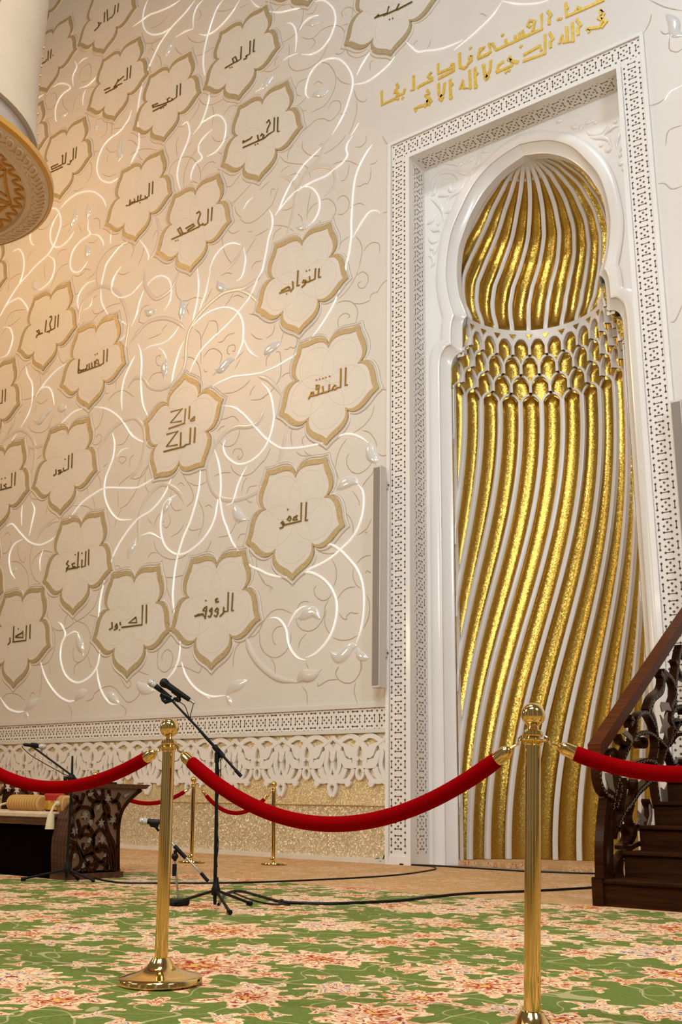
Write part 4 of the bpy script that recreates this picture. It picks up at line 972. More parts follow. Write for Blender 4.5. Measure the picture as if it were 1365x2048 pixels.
WORDS = {
 'muntaqim': ('T1', "878,990 872,1170 895,1165;828,1000 825,1188 790,1195 768,1215 745,1200 765,1168 778,1175;745,1215 708,1225 712,1160;705,1230 650,1245 643,1180;640,1248 597,1260 607,1170 580,1168 578,1210 602,1205;600,1262 520,1280 530,1240 550,1238 548,1262;520,1270 500,1310", "580,1115 612,1108 645,1100 675,1090 712,1078"),
 'tawwab': ('T1', "608,-10 602,80 625,75;572,-10 565,95 515,118 510,70;512,120 460,132 440,130 450,108 475,110 465,150 430,180;395,10 385,165 410,157;340,120 345,190 322,222 305,175 310,205 215,235 205,242;300,172 225,215", "480,15 510,5 280,245"),
 'afuw': ('T2', "480,985 470,1170 495,1165;430,990 425,1175 250,1217;390,1120 355,1140 345,1165 385,1160 375,1140;312,1125 288,1160 312,1175 325,1150 312,1128;250,1215 225,1195 240,1180 255,1200 240,1240 210,1250", "292,1060"),
 'rauf': ('T10', "1050,535 1040,715 1060,715;1005,530 1000,720 968,725;960,680 955,740 920,775;892,688 870,718 900,735 905,702 892,690;905,735 885,775 862,765;842,688 815,718 838,740 842,700;842,740 822,780 800,772;772,680 750,715 785,720 785,670;785,700 772,795 750,752 665,772;750,750 690,758;880,628 910,622;882,628 878,605 898,592", "778,615"),
 'sabur': ('T10', "178,655 175,845;138,660 132,858 -75,885;70,780 78,835 0,838 70,782;-90,830 -85,862;-125,845 -115,885;-125,850 -140,880 -118,895 -150,910;-172,832 -168,890 -198,908", "-95,910"),
 'darr': ('T11', "315,855 312,1000;278,865 272,1015 138,1032;240,920 242,985 165,985;240,935 170,975;150,875 145,1028;110,990 115,1030 90,1060", "195,900"),
 'nafi': ('T11', "908,95 905,255;878,115 872,262 835,277 840,200;803,122 795,278 815,272;795,280 690,297 678,322;768,235 740,245 748,275 768,270 768,285;702,210 682,245 708,262 680,295", "838,135 770,150"),
 'nur': ('T12', "740,490 735,640;705,510 700,650 652,672 650,638;640,677 610,687 600,665 625,660 620,692 598,702;575,655 577,700 550,716", "667,550"),
 'mughni': ('T12', "165,680 158,815;130,690 125,832 -60,880;75,800 48,818 72,832;20,800 22,862;-20,800 -50,830 -20,840", "25,750 62,740"),
 'ghani': ('T13', "65,1205 60,1332;35,1215 30,1347 -40,1360;0,1280 -25,1320 5,1330", "-5,1240"),
 'muqsit': ('T13', "1095,800 1088,930;1060,812 1055,945 1020,967 800,1046;990,905 972,938 1010,958 1000,910;965,925 970,980;935,940 940,985;910,950 912,995;890,960 885,1002 820,1022 808,1002;810,905 800,1042", "970,860 992,850"),
 'jami': ('T13', "600,455 592,580;570,468 562,592 480,632;510,482 530,470 532,500 512,548 522,602;478,510 465,632;440,640 408,652 380,622 402,610 412,648 385,662 375,690", "507,635"),
 'mubdi': ('T7', "240,475 235,602;205,490 200,622 170,642 160,620;185,640 40,692 0,712;120,610 112,662;90,620 87,668;50,650 60,675 20,690;10,660 5,715 -30,720", "110,690"),
 'muhsi': ('T7', "840,735 830,872;800,752 795,892 762,917 740,898;680,800 710,778 722,800 695,880 712,918 752,910;712,930 560,1002 430,1060;572,950 650,905 662,922 590,970;540,1000 515,940 492,962 522,1012 560,995", "470,1075 492,1068"),
 'hamid': ('T7', "1505,-175 1500,-30 1520,-32;1470,-170 1465,-35 1415,-3;1390,-115 1415,-147 1427,-112 1400,-55 1395,-18;1415,-5 1365,40 1150,135;1150,85 1230,42 1245,20;1150,80 1160,60;1300,8 1310,62;1330,20 1345,-5 1365,10 1350,40", "1275,105 1300,95"),
 'wali': ('T6', "1265,405 1255,530 1272,525;1225,420 1220,552 1178,577;1198,560 1182,600 1158,607;1135,478 1130,602 1095,627 1075,580 1045,602 1060,642 1100,622;1060,642 970,696", "1020,692 1040,685"),
 'muid': ('T6', "520,850 515,970;485,868 480,987 440,1017 430,1000;440,1017 398,1037 385,1010 412,992;390,1040 335,1062 240,1092 235,1075 290,1050;380,1062 240,1132", "320,1105 345,1095"),
 'wahid': ('T15', "580,985 570,1100;550,998 545,1112 512,1132;528,1125 510,1162 488,1160;475,1042 465,1152;432,1080 442,1068 437,1160 460,1152;430,1167 330,1212 325,1190 395,1157;440,1187 320,1242", ""),
 'samad': ('T15', "1130,165 1120,290;1095,185 1090,302 1060,312;1060,270 990,332 1003,300;990,335 958,382 1040,342;990,380 870,442;920,385 860,412", "960,400"),
 'upper': ('T15', "325,0 315,90;295,15 290,112;205,158 270,120 277,98", "340,60"),
 'wali_top': ('T16', "1055,40 1045,130;1022,60 1012,145 980,190;940,105 945,215 975,180;915,130 910,230;850,270 880,240 850,235 860,265;860,270 810,320", ""),
 'corner': ('T16', "215,45 225,80 290,45 340,0;290,50 180,125", ""),
 'lantern': ('T15', "165,785 155,890;135,800 130,890", ""),
 'rahim': ('C', "155,72 200,55 207,28;168,60 150,76;185,65 240,40;235,45 248,18;240,42 300,10", "210,80 222,76"),
 'malik': ('T9', "420,72 535,42 420,182 530,165;400,242 560,187 570,40;612,15 605,145;620,165 660,155 662,120 620,160;380,300 492,268 380,422 490,405;350,475 560,422;525,280 520,418;622,235 615,395 572,405 560,422;668,230 660,385", ""),
}
MLAB = {
 'tawwab': 'flower medallion whose word has two dots, just left of the bright stem beside the niche',
 'muntaqim': 'flower medallion with five dots in a row over its word, nearest the niche frame',
 'afuw': 'flower medallion with a one-dot gilded word, left of the tall wall loudspeaker',
 'rauf': 'flower medallion above and right of the two microphones, its word topped by a small hook',
 'sabur': 'flower medallion directly above the pair of microphones on the boom stand',
 'darr': 'lowest flower medallion at the left, above the carved seat',
 'nafi': 'flower medallion above and right of the lowest left one, with gold word',
 'mughni': 'flower medallion cut by the left picture edge with a two-dot word, below the others there',
 'edge_low': 'sliver of a medallion at the left picture edge, just above the lowest left medallion',
 'nur': 'flower medallion with short bright gold word, left of the upward-pointing medallion',
 'ghani': 'flower medallion cut by the left edge halfway up, only two letter stems showing',
 'muqsit': 'flower medallion with bright underlined gold word, up and left of the upward-pointing one',
 'jami': 'flower medallion with dark slanting word, below the hanging lantern',
 'edge_mid': 'sliver of a medallion at the left picture edge straight under the hanging lantern',
 'mubdi': 'flower medallion with faint gold word, right of the hanging lantern, paired with a sharper one',
 'muhsi': 'flower medallion with long dark word tailing down left, in the middle of the upper wall',
 'hamid': 'flower medallion with tall dark letters, upper wall left of the niche corner',
 'wali': 'flower medallion high on the wall near the top, word with a round dark loop',
 'muid': 'flower medallion with thin faint word, high on the wall left of the looped-word one',
 'wahid': 'flower medallion touching the right edge of the hanging lantern rim',
 'samad': 'flower medallion with a stepped gold word, high on the wall above the lantern rim medallion',
 'upper': 'flower medallion right of the lantern shaft, second from the top',
 'lantern': 'flower medallion half hidden behind the neck of the hanging lantern',
 'wali_top': 'flower medallion cut by the top picture edge with letters showing, left part of wall',
 'corner': 'flower medallion in the top left corner beside the lantern shaft',
 'rahim': 'flower medallion at the top edge beside the gold inscription over the niche',
 'above': 'lower tip of a medallion at the top picture edge, left of the inscription',
 'malik': 'medallion turned with a petal upward, two gilded words one above the other',
}
# petal circles drawn on the panel
def petal_lines(rot):
    m = MB()
    for p in range(5):
        a = radians(-90+72*p+rot); ca, sa = cos(a), sin(a); c = []
        for i in range(33):
            t = 2*pi*i/32; x, y = .36+.34*cos(t), .30*sin(t); c.append(Vector((x*ca-y*sa, x*sa+y*ca)))
        m.relief(c, [.0032]*33, .5, -.012, 4)
    return m
LINE = mat('petal_line', (.66, .57, .47), .5)
def shifted(m, dx, dz): m.v = [(v[0]+dx, v[1], v[2]+dz) for v in m.v]; return m
base_meshes = {}
def medal_parts(rot, root, first):
    if rot in base_meshes:
        for nm, o in base_meshes[rot]:
            c = o.copy(); COL.objects.link(c); c.parent = root
        return
    c = root.location; fx = lambda a, b, d: (c.x+a, d, c.z+b); ps = []
    o1 = medal_outline(1.0, rot); o0 = medal_outline(.90, rot); n = len(o1); b = MB()
    vs = [fx(*p, -.022) for p in o1]+[fx(*p, -.022) for p in o0]+[fx(*p, -.001) for p in o1]+[fx(*p, -.008) for p in o0]
    fs = []
    for i in range(n):
        j = (i+1) % n; fs += [(i, j, n+j, n+i), (i, 2*n+i, 2*n+j, j), (n+i, n+j, 3*n+j, 3*n+i)]
    b.add(vs, fs); ps.append(('border', obj('border', b, BORDER, root, smooth=False)))
    q = MB().prism(o0, fx, -.012, -.002); ps.append(('panel', obj('panel', q, PANEL, root, smooth=False)))
    r = MB(); o2 = [Vector(p) for p in medal_outline(1.055, rot)]; o2.append(o2[0]); o2.append(o2[1])
    r.relief([p+Vector((c.x, c.z)) for p in o2], [.016]*len(o2), .9, 0, 6); ps.append(('rim', obj('rim', r, WALL, root, angle=50)))
    o3 = [Vector(p) for p in medal_outline(1.085, rot)]; o3.append(o3[0]); o3.append(o3[1]); r = MB()
    r.relief([p+Vector((c.x, c.z)) for p in o3], [.006]*len(o3), .6, 0, 4); ps.append(('rim_line', obj('rim_line', r, GROOVE, root, angle=50)))
    ps.append(('petal_lines', obj('petal_lines', shifted(petal_lines(rot), c.x, c.z), LINE, root)))
    base_meshes[rot] = ps
def write(tile, strokes, dots, hw, root, material, y0, y1, name):
    m = MB(); f = lambda a, b, d: (a, d, b)
    for e, s in enumerate(strokes.split(';')):
        p = pts_of(tile, s)
        m.ribbon([Vector(q) for q in p], hw, f, y1-.0005*e, y0)
        for q in p[1:-1]: m.prism([(q[0]+hw*.95*cos(t*pi/4), q[1]+hw*.95*sin(t*pi/4)) for t in range(8)], f, y1-.0005*e-.0003, y0)
    for d in dots.split():
        q = pts_of(tile, d)[0]; k_ = hw*1.25; m.prism([(q[0]-k_, q[1]), (q[0], q[1]-k_), (q[0]+k_, q[1]), (q[0], q[1]+k_)], f, y1, y0)
    return obj(name, m, material, root, smooth=False)
for key, tips in MEDALS.items():
    rot = 180 if key == 'malik' else 0; acc = Vector((0, 0)); n = 0
    for t, a in zip(tips, TIPA):
        if t is None: continue
        p = on_y(*t, 0); a = radians(a+rot); acc += Vector((p.x-MR*cos(a), p.z-MR*sin(a))); n += 1
    acc /= n
    root = thing('wall_medallion', MLAB[key], 'medallion', (acc.x, 0, acc.y), 'flower medallions carved on the wall')
    medal_parts(rot, root, False)
    if key in WORDS:
        t, s, d = WORDS[key]; write(t, s, d, .0108, root, LETTER, -.013, -.026, 'lettering')
# two lines of gilded script above the niche
l1 = [("I1", "85,605 90,772 240,700;262,520 285,560 245,600 280,640 245,700 280,705 285,660 350,635 360,580;240,640 270,570;465,425 468,590 430,600;510,575 545,545 700,470;680,385 635,435 690,460;755,285 760,400 945,320 940,290 905,300;755,465 945,365 945,320;1010,160 1015,325 1070,340 1110,300;1155,190 1125,215 1155,240 1155,190;1160,240 1110,285;1235,215 1245,150 1300,95 1240,120;1225,225 1365,165", "335,690 1140,100"),
      ("I2", "0,565 110,510 95,430 130,430 165,490 270,440 610,285 605,140;255,385 265,440;345,350 355,395;385,325 395,375;420,300 435,355;520,310 540,210 490,205 470,250 500,265;665,110 700,150 680,180 680,245;840,30 850,165 1010,95 1220,0;840,60 865,90;945,110 960,75 990,95;1130,40 1160,5", "225,345 770,190 795,185")]
l2 = [("I1", "495,850 480,815 530,795 610,770;625,590 650,640 605,660 640,700 605,790 650,770 625,720;640,680 680,740;760,520 765,640 815,690 800,720 770,700 820,640 835,510;900,470 905,680;935,520 900,550;890,690 925,690;1015,585 1050,490 1060,570 1140,575 1130,360;1195,330 1200,545;1230,390 1195,430;1185,565 1225,555;1300,300 1310,400 1345,460 1325,470 1365,380", ""),
      ("I2", "35,630 50,720 90,750 70,775 50,755 105,690 110,590;170,710 185,640 240,600;165,710 320,640 300,555 280,580 320,600 380,610;425,600 640,525 640,340;430,540 590,450 605,500;685,320 720,380 690,410 695,470;780,430 805,350 820,415 915,405 905,225;850,265 860,410;950,190 990,250 960,280 965,345;1070,320 1050,285 1170,270 1210,200 1175,100 1215,140 1160,180 1240,215 1190,275", "405,455 260,705 290,690")]
for lines, lab, cxy in ((l1, 'upper line of gilded script above the niche, cut by the top edge', (960, 130)), (l2, 'lower line of gilded script just above the niche frame', (1000, 170))):
    m = MB(); f = lambda a, b, d: (a, d, b); hw = .021
    for tile, s, dts in lines:
        for e, st in enumerate(s.split(';')):
            p = [Vector(q) for q in pts_of(tile, st)]; m.ribbon(p, hw, f, -.014-.0005*e, -.0005)
            for q in p[1:-1]: m.prism([(q.x+hw*.9*cos(t*pi/4), q.y+hw*.9*sin(t*pi/4)) for t in range(8)], f, -.0143-.0005*e, -.0005)
        for d in dts.split():
            q = pts_of(tile, d)[0]; k_ = hw*1.3; m.prism([(q[0]-k_, q[1]), (q[0], q[1]-k_), (q[0]+k_, q[1]), (q[0], q[1]+k_)], f, -.014, -.0005)
    tag(obj('gilded_inscription', m, INSCR, smooth=False), lab, 'inscription', 'lines of script over the niche')
# ---------------------------------------------------------------- loudspeaker columns on the wall
def speaker(x0, label):
    z0, z1 = 2.05, 4.93; r = thing('column_loudspeaker', label, 'loudspeaker', (x0, 0, z0), 'tall loudspeakers on the wall')
    y0, y1 = -.27, -.12; x1 = x0+.115
    obj('case', MB().box((x0, y0, z0), (x1, y1, z1), .006), CASE, r, smooth=False)
    obj('grille', MB().box((x0+.012, y0-.006, z0+.03), (x1-.008, y0, z1-.03)), GREY, r, smooth=False)
    for z in (z0+.45, z1-.22):
        obj('bracket', MB().box((x0+.03, y1, z-.05), (x1-.02, -.0, z+.05)), CASE, r, smooth=False)
        obj('bracket_bolt', MB().lathe([(0, 0), (.012, 0), (.012, .012), (0, .012)], (x1-.021, -.06, z), 10, (1, 0, 0)), DARK, r)
    return r
a_ = on_y(743, 1378, -.27); speaker(a_.x, 'tall slim grey loudspeaker on the wall left of the niche frame')
speaker(on_y(1341.5, 815, -.27).x, 'tall slim grey loudspeaker right of the niche, its foot behind the staircase rail')

# ---------------------------------------------------------------- brass posts and velvet ropes
def post_proto(label, group):
    r = thing('rope_stanchion', label, 'stanchion', (0, 0, 0), group)
    obj('base', MB().lathe([(0, 0), (.155, 0), (.163, .006), (.163, .022), (.158, .028), (.13, .034), (.085, .047), (.055, .064), (.040, .085), (.034, .094), (.0255, .096)], seg=48), BRASS, r)
    obj('pole', MB().lathe([(.0255, .09), (.0255, .895), (0, .895)], seg=32), BRASS, r)
    obj('collar', MB().lathe([(.026, .880), (.030, .884), (.030, .892), (.026, .897), (.024, .905), (.030, .909), (.032, .917), (.030, .926), (.019, .932), (.016, .942), (.020, .950), (0, .952)], seg=32), BRASS, r)
    obj('ring_plate', MB().lathe([(.02, .893), (.046, .893), (.048, .896), (.046, .899), (.02, .899)], seg=32), BRASS, r)
    obj('finial', MB().ball((0, 0, .978), .0395, 32, 20), BRASS, r)
    return r
HP = 1.0175
def post_at(px, py, H=HP): return on_z(px, py, H)
pos = {}
P1 = post_at(340, 1436); P2 = post_at(1067, 1402, 1.022)
pr = post_proto('left of the two foreground brass rope posts, whole base showing', 'brass rope posts')
posts = [(P1, 'brass rope post standing at the front left of the carpet, whole round base showing'), (P2, 'brass rope post at the front right, base cut by the bottom picture edge'),
 (post_at(393, 1553, .955), 'small far brass post left of the tall microphone stand, before the gold dado'), (post_at(553, 1562, .918), 'small far brass post against the gold dado, end of the far rope'),
 (post_at(197, 1543, .985), 'far brass post of which only the ball shows behind the carved lectern')]
lean = {0: (Vector(on_z(320.5, 1968, 0)), P1), 1: (Vector(on_z(1064.5, 2078, 0)), P2)}
tops = []
for i, (p, lab) in enumerate(posts):
    o = pr if i == 0 else dup(pr, (0, 0, 0), lab)
    o['label'] = lab
    if i in lean:                                   # the two near posts lean a little under their ropes
        base = lean[i][0]; top = Vector((p.x, p.y, HP))
        ax = facing(320.5 if i == 0 else 1064.5, 1968 if i == 0 else 2078, top); base = Vector((ax.x, ax.y, 0))
        d = (top-base).normalized(); o.location = base
        o.rotation_mode = 'QUATERNION'; o.rotation_quaternion = Vector((0, 0, 1)).rotation_difference(d)
        tops.append(base+d*.895)
    else:
        k_ = p.z/HP; o.location = (p.x, p.y, 0); o.scale = (k_, k_, k_); tops.append(Vector((p.x, p.y, .895*k_)))
def rope(a, b, sag, rr, label, group, n=40, coff=.05):
    """velvet rope between two ring plates; sag is the drop of its middle"""
    a = Vector(a); b = Vector(b); h = (b-a); h.z = 0; h.normalize()
    A = a+h*.046; B = b-h*.046
    pt = lambda t: A.lerp(B, t)-Vector((0, 0, 4*sag*t*(1-t)))
    r = thing('velvet_rope', label, 'rope', pt(.5), group)
    L = (B-A).length; t0 = .035/L*1.0; t1 = t0+.062/L; mid = [pt(t1-.012/L+(1-2*t1+.024/L)*i/n) for i in range(n+1)]
    nn = len(mid); obj('rope', MB().tube(mid, [rr*(.93 if i in (0, nn-1) else 1) for i in range(nn)], 20), VELVET, r)
    for s_ in (0, 1):
        q = (lambda t: pt(1-t)) if s_ else pt
        c0 = q(t0); c1 = q(t1+.02/L); d = (c1-c0).normalized(); e = rr*.86
        f = obj('ferrule', MB().lathe([(0, -.004), (e*.35, -.002), (e*.6, .004), (e*.85, .012), (e, .02), (e, (c1-c0).length), (0, (c1-c0).length)], c0, 20, d), BRASS, r)
        hk = MB(); x = q(0)
        up = Vector((0, 0, 1)); side = d
        hk.tube([c0+d*.002, c0-d*.012, x+Vector((0, 0, -.006))+d*.008, x+Vector((0, 0, .010))+d*.004, x+Vector((0, 0, .012))-d*.008, x+Vector((0, 0, -.004))-d*.010], .0042, 8)
        obj('hook', hk, BRASS, r)
    return r
T0, T1, T2, T3, T4 = tops
def sag_for(a, b, px, py):
    """drop that makes the rope pass through a height seen at this pixel"""
    best = None
    for k_ in range(1, 80):
        s_ = k_*.01
        for i in range(41):
            t = i/40; q = Vector(a).lerp(Vector(b), t)-Vector((0, 0, 4*s_*t*(1-t))); v = q-EYE; dz = v.dot(CF); X = 682.5+FPX*v.dot(CR)/dz; Y = 1024-FPX*v.dot(CU)/dz
            e = abs(X-px)*.3+abs(Y-py)
            if best is None or e < best[0]: best = (e, s_)
    return best[1]
rope(T0, T1, sag_for(T0, T1, 690, 1648), .0275, 'thick red velvet rope between the two front brass posts', 'red velvet ropes')
TL_ = on_z(-70, 1492, .93); TL_.z = .895
rope(T0, TL_, sag_for(T0, TL_, 130, 1572), .0275, 'red velvet rope running off the left picture edge before the carved seat', 'red velvet ropes')
TR_ = on_z(1640, 1462, .93); TR_.z = .895
rope(T1, TR_, sag_for(T1, TR_, 1365, 1551), .0255, 'red velvet rope crossing in front of the wooden staircase', 'red velvet ropes')
rope(T2, T3, sag_for(T2, T3, 475, 1626), .023, 'thin far red rope between two small brass posts before the gold dado', 'red velvet ropes')
rope(T2, T4, sag_for(T2, T4, 300, 1607), .023, 'far red rope passing behind the front left brass post', 'red velvet ropes')
for p, lab in ((TL_, 'brass post just outside the left picture edge'), (TR_, 'brass post just outside the right picture edge')):
    o = dup(pr, (p.x, p.y, 0), lab); o.scale = (1, 1, 1); o.rotation_mode = 'QUATERNION'; o.rotation_quaternion = (1, 0, 0, 0)

# ---------------------------------------------------------------- microphones and their stands
def mic(tip, tail, label, head_mat, R=.026, group='microphones', cable=True):
    tip = Vector(tip); tail = Vector(tail); ax = (tail-tip).normalized(); L = (tail-tip).length
    r = thing('microphone', label, 'microphone', tip.lerp(tail, .5), group)
    obj('mic_head', MB().lathe([(0, 0), (R*.55, .004), (R*.88, .013), (R, .026), (R, .030), (R*.97, .044), (R*.80, .060), (R*.72, .066)], tip, 20, ax), head_mat, r)
    obj('mic_band', MB().lathe([(R*1.01, .027), (R*1.06, .029), (R*1.06, .033), (R*1.01, .035)], tip, 20, ax), STEEL if head_mat is SILVER else BLACK, r)
    obj('mic_body', MB().lathe([(R*.74, .062), (R*.72, .075), (R*.52, L*.97), (R*.42, L), (0, L)], tip, 20, ax), BLACK, r)
    if cable: obj('plug', MB().lathe([(R*.36, L), (R*.36, L+.03), (R*.2, L+.045), (0, L+.045)], tip, 12, ax), STEEL, r)
    return r
def clip(mb, a, b, q):
    mb.tube([a, b], .020, 12); mb.tube([b, q], .011, 8)
# tall boom stand
C = on_z(430, 1819); C.z = 0
ST = thing('boom_microphone_stand', 'tall black tripod boom stand carrying two microphones, right of the left brass post', 'microphone stand', C)
fx = lambda a, b, o=0: facing(a, b, C, o)
hub = fx(430, 1796); knee = fx(434, 1512)
obj('pole', MB().tube([Vector((C.x, C.y, .03)), hub, fx(433, 1640), knee], [.011, .0125, .0125, .011], 12), BLACK, ST)
obj('hub', MB().lathe([(.016, .085), (.026, .088), (.030, .10), (.030, .125), (.022, .15), (.016, .17), (.013, .20)], (C.x, C.y, 0), 16), BLACK, ST)
for (a, b) in ((470, 1834), (500, 1812), (338, 1812)):
    ft = on_z(a, b); d = Vector((ft.x-C.x, ft.y-C.y, 0)); d = d.normalized()*.34
    lg = obj('leg', MB().tube([Vector((C.x, C.y, .115))+d*.05, C+d+Vector((0, 0, .018))], .0095, 10), BLACK, ST)
    obj('foot', MB().tube([C+d*.93+Vector((0, 0, .020)), C+d*1.04+Vector((0, 0, .016))], .0155, 10), BLACK, lg)
obj('boom', MB().tube([fx(483, 1553), fx(434, 1498), fx(396, 1456), fx(345, 1402)], [.0085, .0095, .0085, .0075], 12), BLACK, ST)
obj('boom_end', MB().tube([fx(483, 1553), fx(471, 1540)], .0125, 12), BLACK, ST)
obj('clutch', MB().tube([fx(428, 1492), fx(447, 1514)], .019, 14).tube([fx(436, 1500, -.03), fx(436, 1500, .03)], .016, 14).tube([fx(434, 1525), fx(434, 1505)], .017, 12), BLACK, ST)
hd = MB(); clip(hd, fx(322, 1388), fx(342, 1397), fx(328, 1404)); hd.tube([fx(324, 1390), fx(326, 1400), fx(331, 1405), fx(345, 1400)], .012, 10)
clip(hd, fx(346, 1380, -.02), fx(362, 1392, -.02), fx(352, 1398)); hd.ball(fx(357, 1399, -.01), .020, 14, 8); hd.tube([fx(345, 1402), fx(352, 1396)], .012, 10)
obj('mic_clip', hd, BLACK, ST)
mic(fx(297, 1361), fx(342, 1396), 'silver-headed microphone, left one on the tall boom stand', SILVER)
mic(fx(321, 1361, -.03), fx(380, 1400, -.03), 'all-black microphone, right one on the tall boom stand', BLACK, R=.031)
cb = MB(); cb.tube(cat([fx(381, 1400, -.03), fx(387, 1406), fx(384, 1420), fx(381, 1434), fx(388, 1447), fx(412, 1476), fx(432, 1500), fx(436, 1520)], 5), .0032, 6)
cb.tube(cat([fx(358, 1403), fx(370, 1412), fx(377, 1430), fx(384, 1442), fx(405, 1470), fx(428, 1496), fx(441, 1520), fx(441, 1550), fx(437, 1590), fx(432, 1630), fx(437, 1690), fx(431, 1740), fx(436, 1775)], 5), .0034, 6)
cb.tube(cat([fx(436, 1520), fx(438, 1560), fx(431, 1600), fx(436, 1650), fx(430, 1700), fx(435, 1735)], 5), .0040, 6)
obj('cable', cb, BLACK, ST)
# low desk stand with a horizontal microphone
C2 = on_z(356, 1811); C2.z = 0; g2 = lambda a, b, o=0: facing(a, b, C2, o)
SS = thing('desk_microphone_stand', 'low chrome microphone stand half hidden behind the left brass post', 'microphone stand', C2)
bs = MB().box((C2.x-.06, C2.y-.06, 0), (C2.x+.06, C2.y+.06, .045), .01); obj('base', bs, BLACK, SS, smooth=False)
obj('pole', MB().tube([C2+Vector((0, 0, .04)), g2(349, 1712)], .008, 12), STEEL, SS)
obj('sleeve', MB().tube([g2(349, 1752), g2(349.5, 1728)], .0155, 12).tube([g2(350, 1722), g2(351, 1700)], .012, 12), BLACK, SS)
obj('clutch', MB().ball(g2(350, 1713), .024, 16, 10).tube([g2(349, 1692), g2(372, 1716)], .014, 12), BLACK, SS)
obj('boom', MB().tube([g2(316, 1655), g2(343, 1685), g2(406, 1750)], .0065, 12), STEEL, SS)
obj('boom_end', MB().tube([g2(402, 1746), g2(417, 1763)], .012, 12), BLACK, SS)
hd = MB(); hd.tube([g2(300, 1645), g2(318, 1646)], .021, 14).tube([g2(303, 1648), g2(312, 1652), g2(318, 1662)], [.02, .014, .009], 12); obj('mic_clip', hd, BLACK, SS)
mic(g2(277, 1642), g2(345, 1645), 'silver-headed microphone lying level, sticking out left of the front brass post', SILVER, cable=False)
# stand before the carved lectern
C3 = on_z(132, 1764); C3.z = 0; g3 = lambda a, b, o=0: facing(a, b, C3, o)
S3 = thing('boom_microphone_stand', 'black boom microphone stand standing in front of the carved lectern', 'microphone stand', C3)
obj('pole', MB().tube([Vector((C3.x, C3.y, .03)), g3(136, 1700), g3(144, 1560), g3(145, 1512)], [.012, .012, .011, .0085], 12), BLACK, S3)
obj('hub', MB().lathe([(.016, .07), (.028, .075), (.032, .09), (.030, .115), (.02, .15), (.013, .2)], C3, 16), BLACK, S3)
for (a, b) in ((46, 1762), (187, 1769), (134, 1750)):
    ft = g3(a, b-4); ft.z = .015; d = Vector((ft.x-C3.x, ft.y-C3.y, 0)); d = d.normalized()*min(.40, d.length)
    if a == 134: d = Vector((-.03, .15, 0))
    lg = obj('leg', MB().tube([Vector((C3.x, C3.y, .10))+d*.04, C3+d+Vector((0, 0, .018))], .010, 10), BLACK, S3)
    obj('foot', MB().tube([C3+d*.94+Vector((0, 0, .020)), C3+d*1.04+Vector((0, 0, .016))], .016, 10), BLACK, lg)
obj('boom', MB().tube([g3(66, 1494), g3(144, 1551), g3(160, 1564)], .0085, 10), BLACK, S3)
obj('clutch', MB().ball(g3(143, 1556), .036, 16, 10).tube([g3(134, 1557), g3(128, 1557)], .02, 10), BLACK, S3)
cb = MB(); cb.tube(cat([g3(45, 1491), g3(46, 1496), g3(64, 1512), g3(98, 1532), g3(125, 1547), g3(140, 1560), g3(146, 1620), g3(152, 1670), g3(162, 1710), g3(178, 1745)], 5), .0036, 6); obj('cable', cb, BLACK, S3)
hd = MB(); hd.tube([g3(62, 1490), g3(74, 1491)], .021, 12).tube([g3(66, 1494), g3(69, 1490)], .012, 8); obj('mic_clip', hd, BLACK, S3)
mic(g3(93, 1494), g3(47, 1489), 'silver-headed microphone on the boom at the far left, pointing right', SILVER, cable=False)
# cables lying on the carpet
def floor_cable(px, r, label):
    c = cat([on_z(a, b)+Vector((0, 0, r)) for a, b in px], 8)
    tag(obj('floor_cable', MB().tube([Vector((p.x, p.y, r)) for p in c], r, 8), BLACK), label, 'cable', 'cables on the carpet')
floor_cable([(437, 1812), (452, 1790), (480, 1785), (520, 1795), (560, 1806), (600, 1809), (660, 1810), (720, 1808), (800, 1804), (860, 1797), (930, 1790), (1000, 1787), (1050, 1785), (1130, 1781), (1192, 1777)], .010, 'thick black cable from the tall stand across the carpet to the staircase')
floor_cable([(184, 1757), (215, 1764), (255, 1768), (330, 1768), (420, 1768), (520, 1766), (620, 1762), (720, 1757), (800, 1751), (850, 1744), (872, 1739), (862, 1734), (820, 1731), (790, 1729)], .008, 'long thin cable running from the lectern past the niche frame, looping back near it')
floor_cable([(800, 1730), (870, 1733), (950, 1738), (1050, 1744), (1130, 1747), (1196, 1749)], .009, 'black cable lying along the foot of the gold niche')
floor_cable([(468, 1787), (500, 1800), (530, 1808), (556, 1811), (568, 1807), (566, 1802), (558, 1803), (562, 1809), (580, 1812)], .006, 'thin looped cable on the carpet right of the tall stand')
kn = on_z(772, 1727); m = MB()
for i in range(3): m.tube([Vector((kn.x+(.05+.03*i)*cos(t*pi/9+i), kn.y-.06+(.03+.01*i)*sin(t*pi/9+i), .015+.012*i+.015*sin(t*pi/4.5))) for t in range(19)], .007, 6)
m.tube(cat([kn+Vector((-.3, -.1, .01)), kn+Vector((-.15, -.08, .035)), kn+Vector((-.02, -.06, .03)), kn+Vector((.02, -.05, .10)), kn+Vector((.05, -.05, .04))], 6), .007, 6)
tag(obj('cable_knot', m, BLACK), 'small black tangle of cable at the left foot of the niche frame', 'cable')

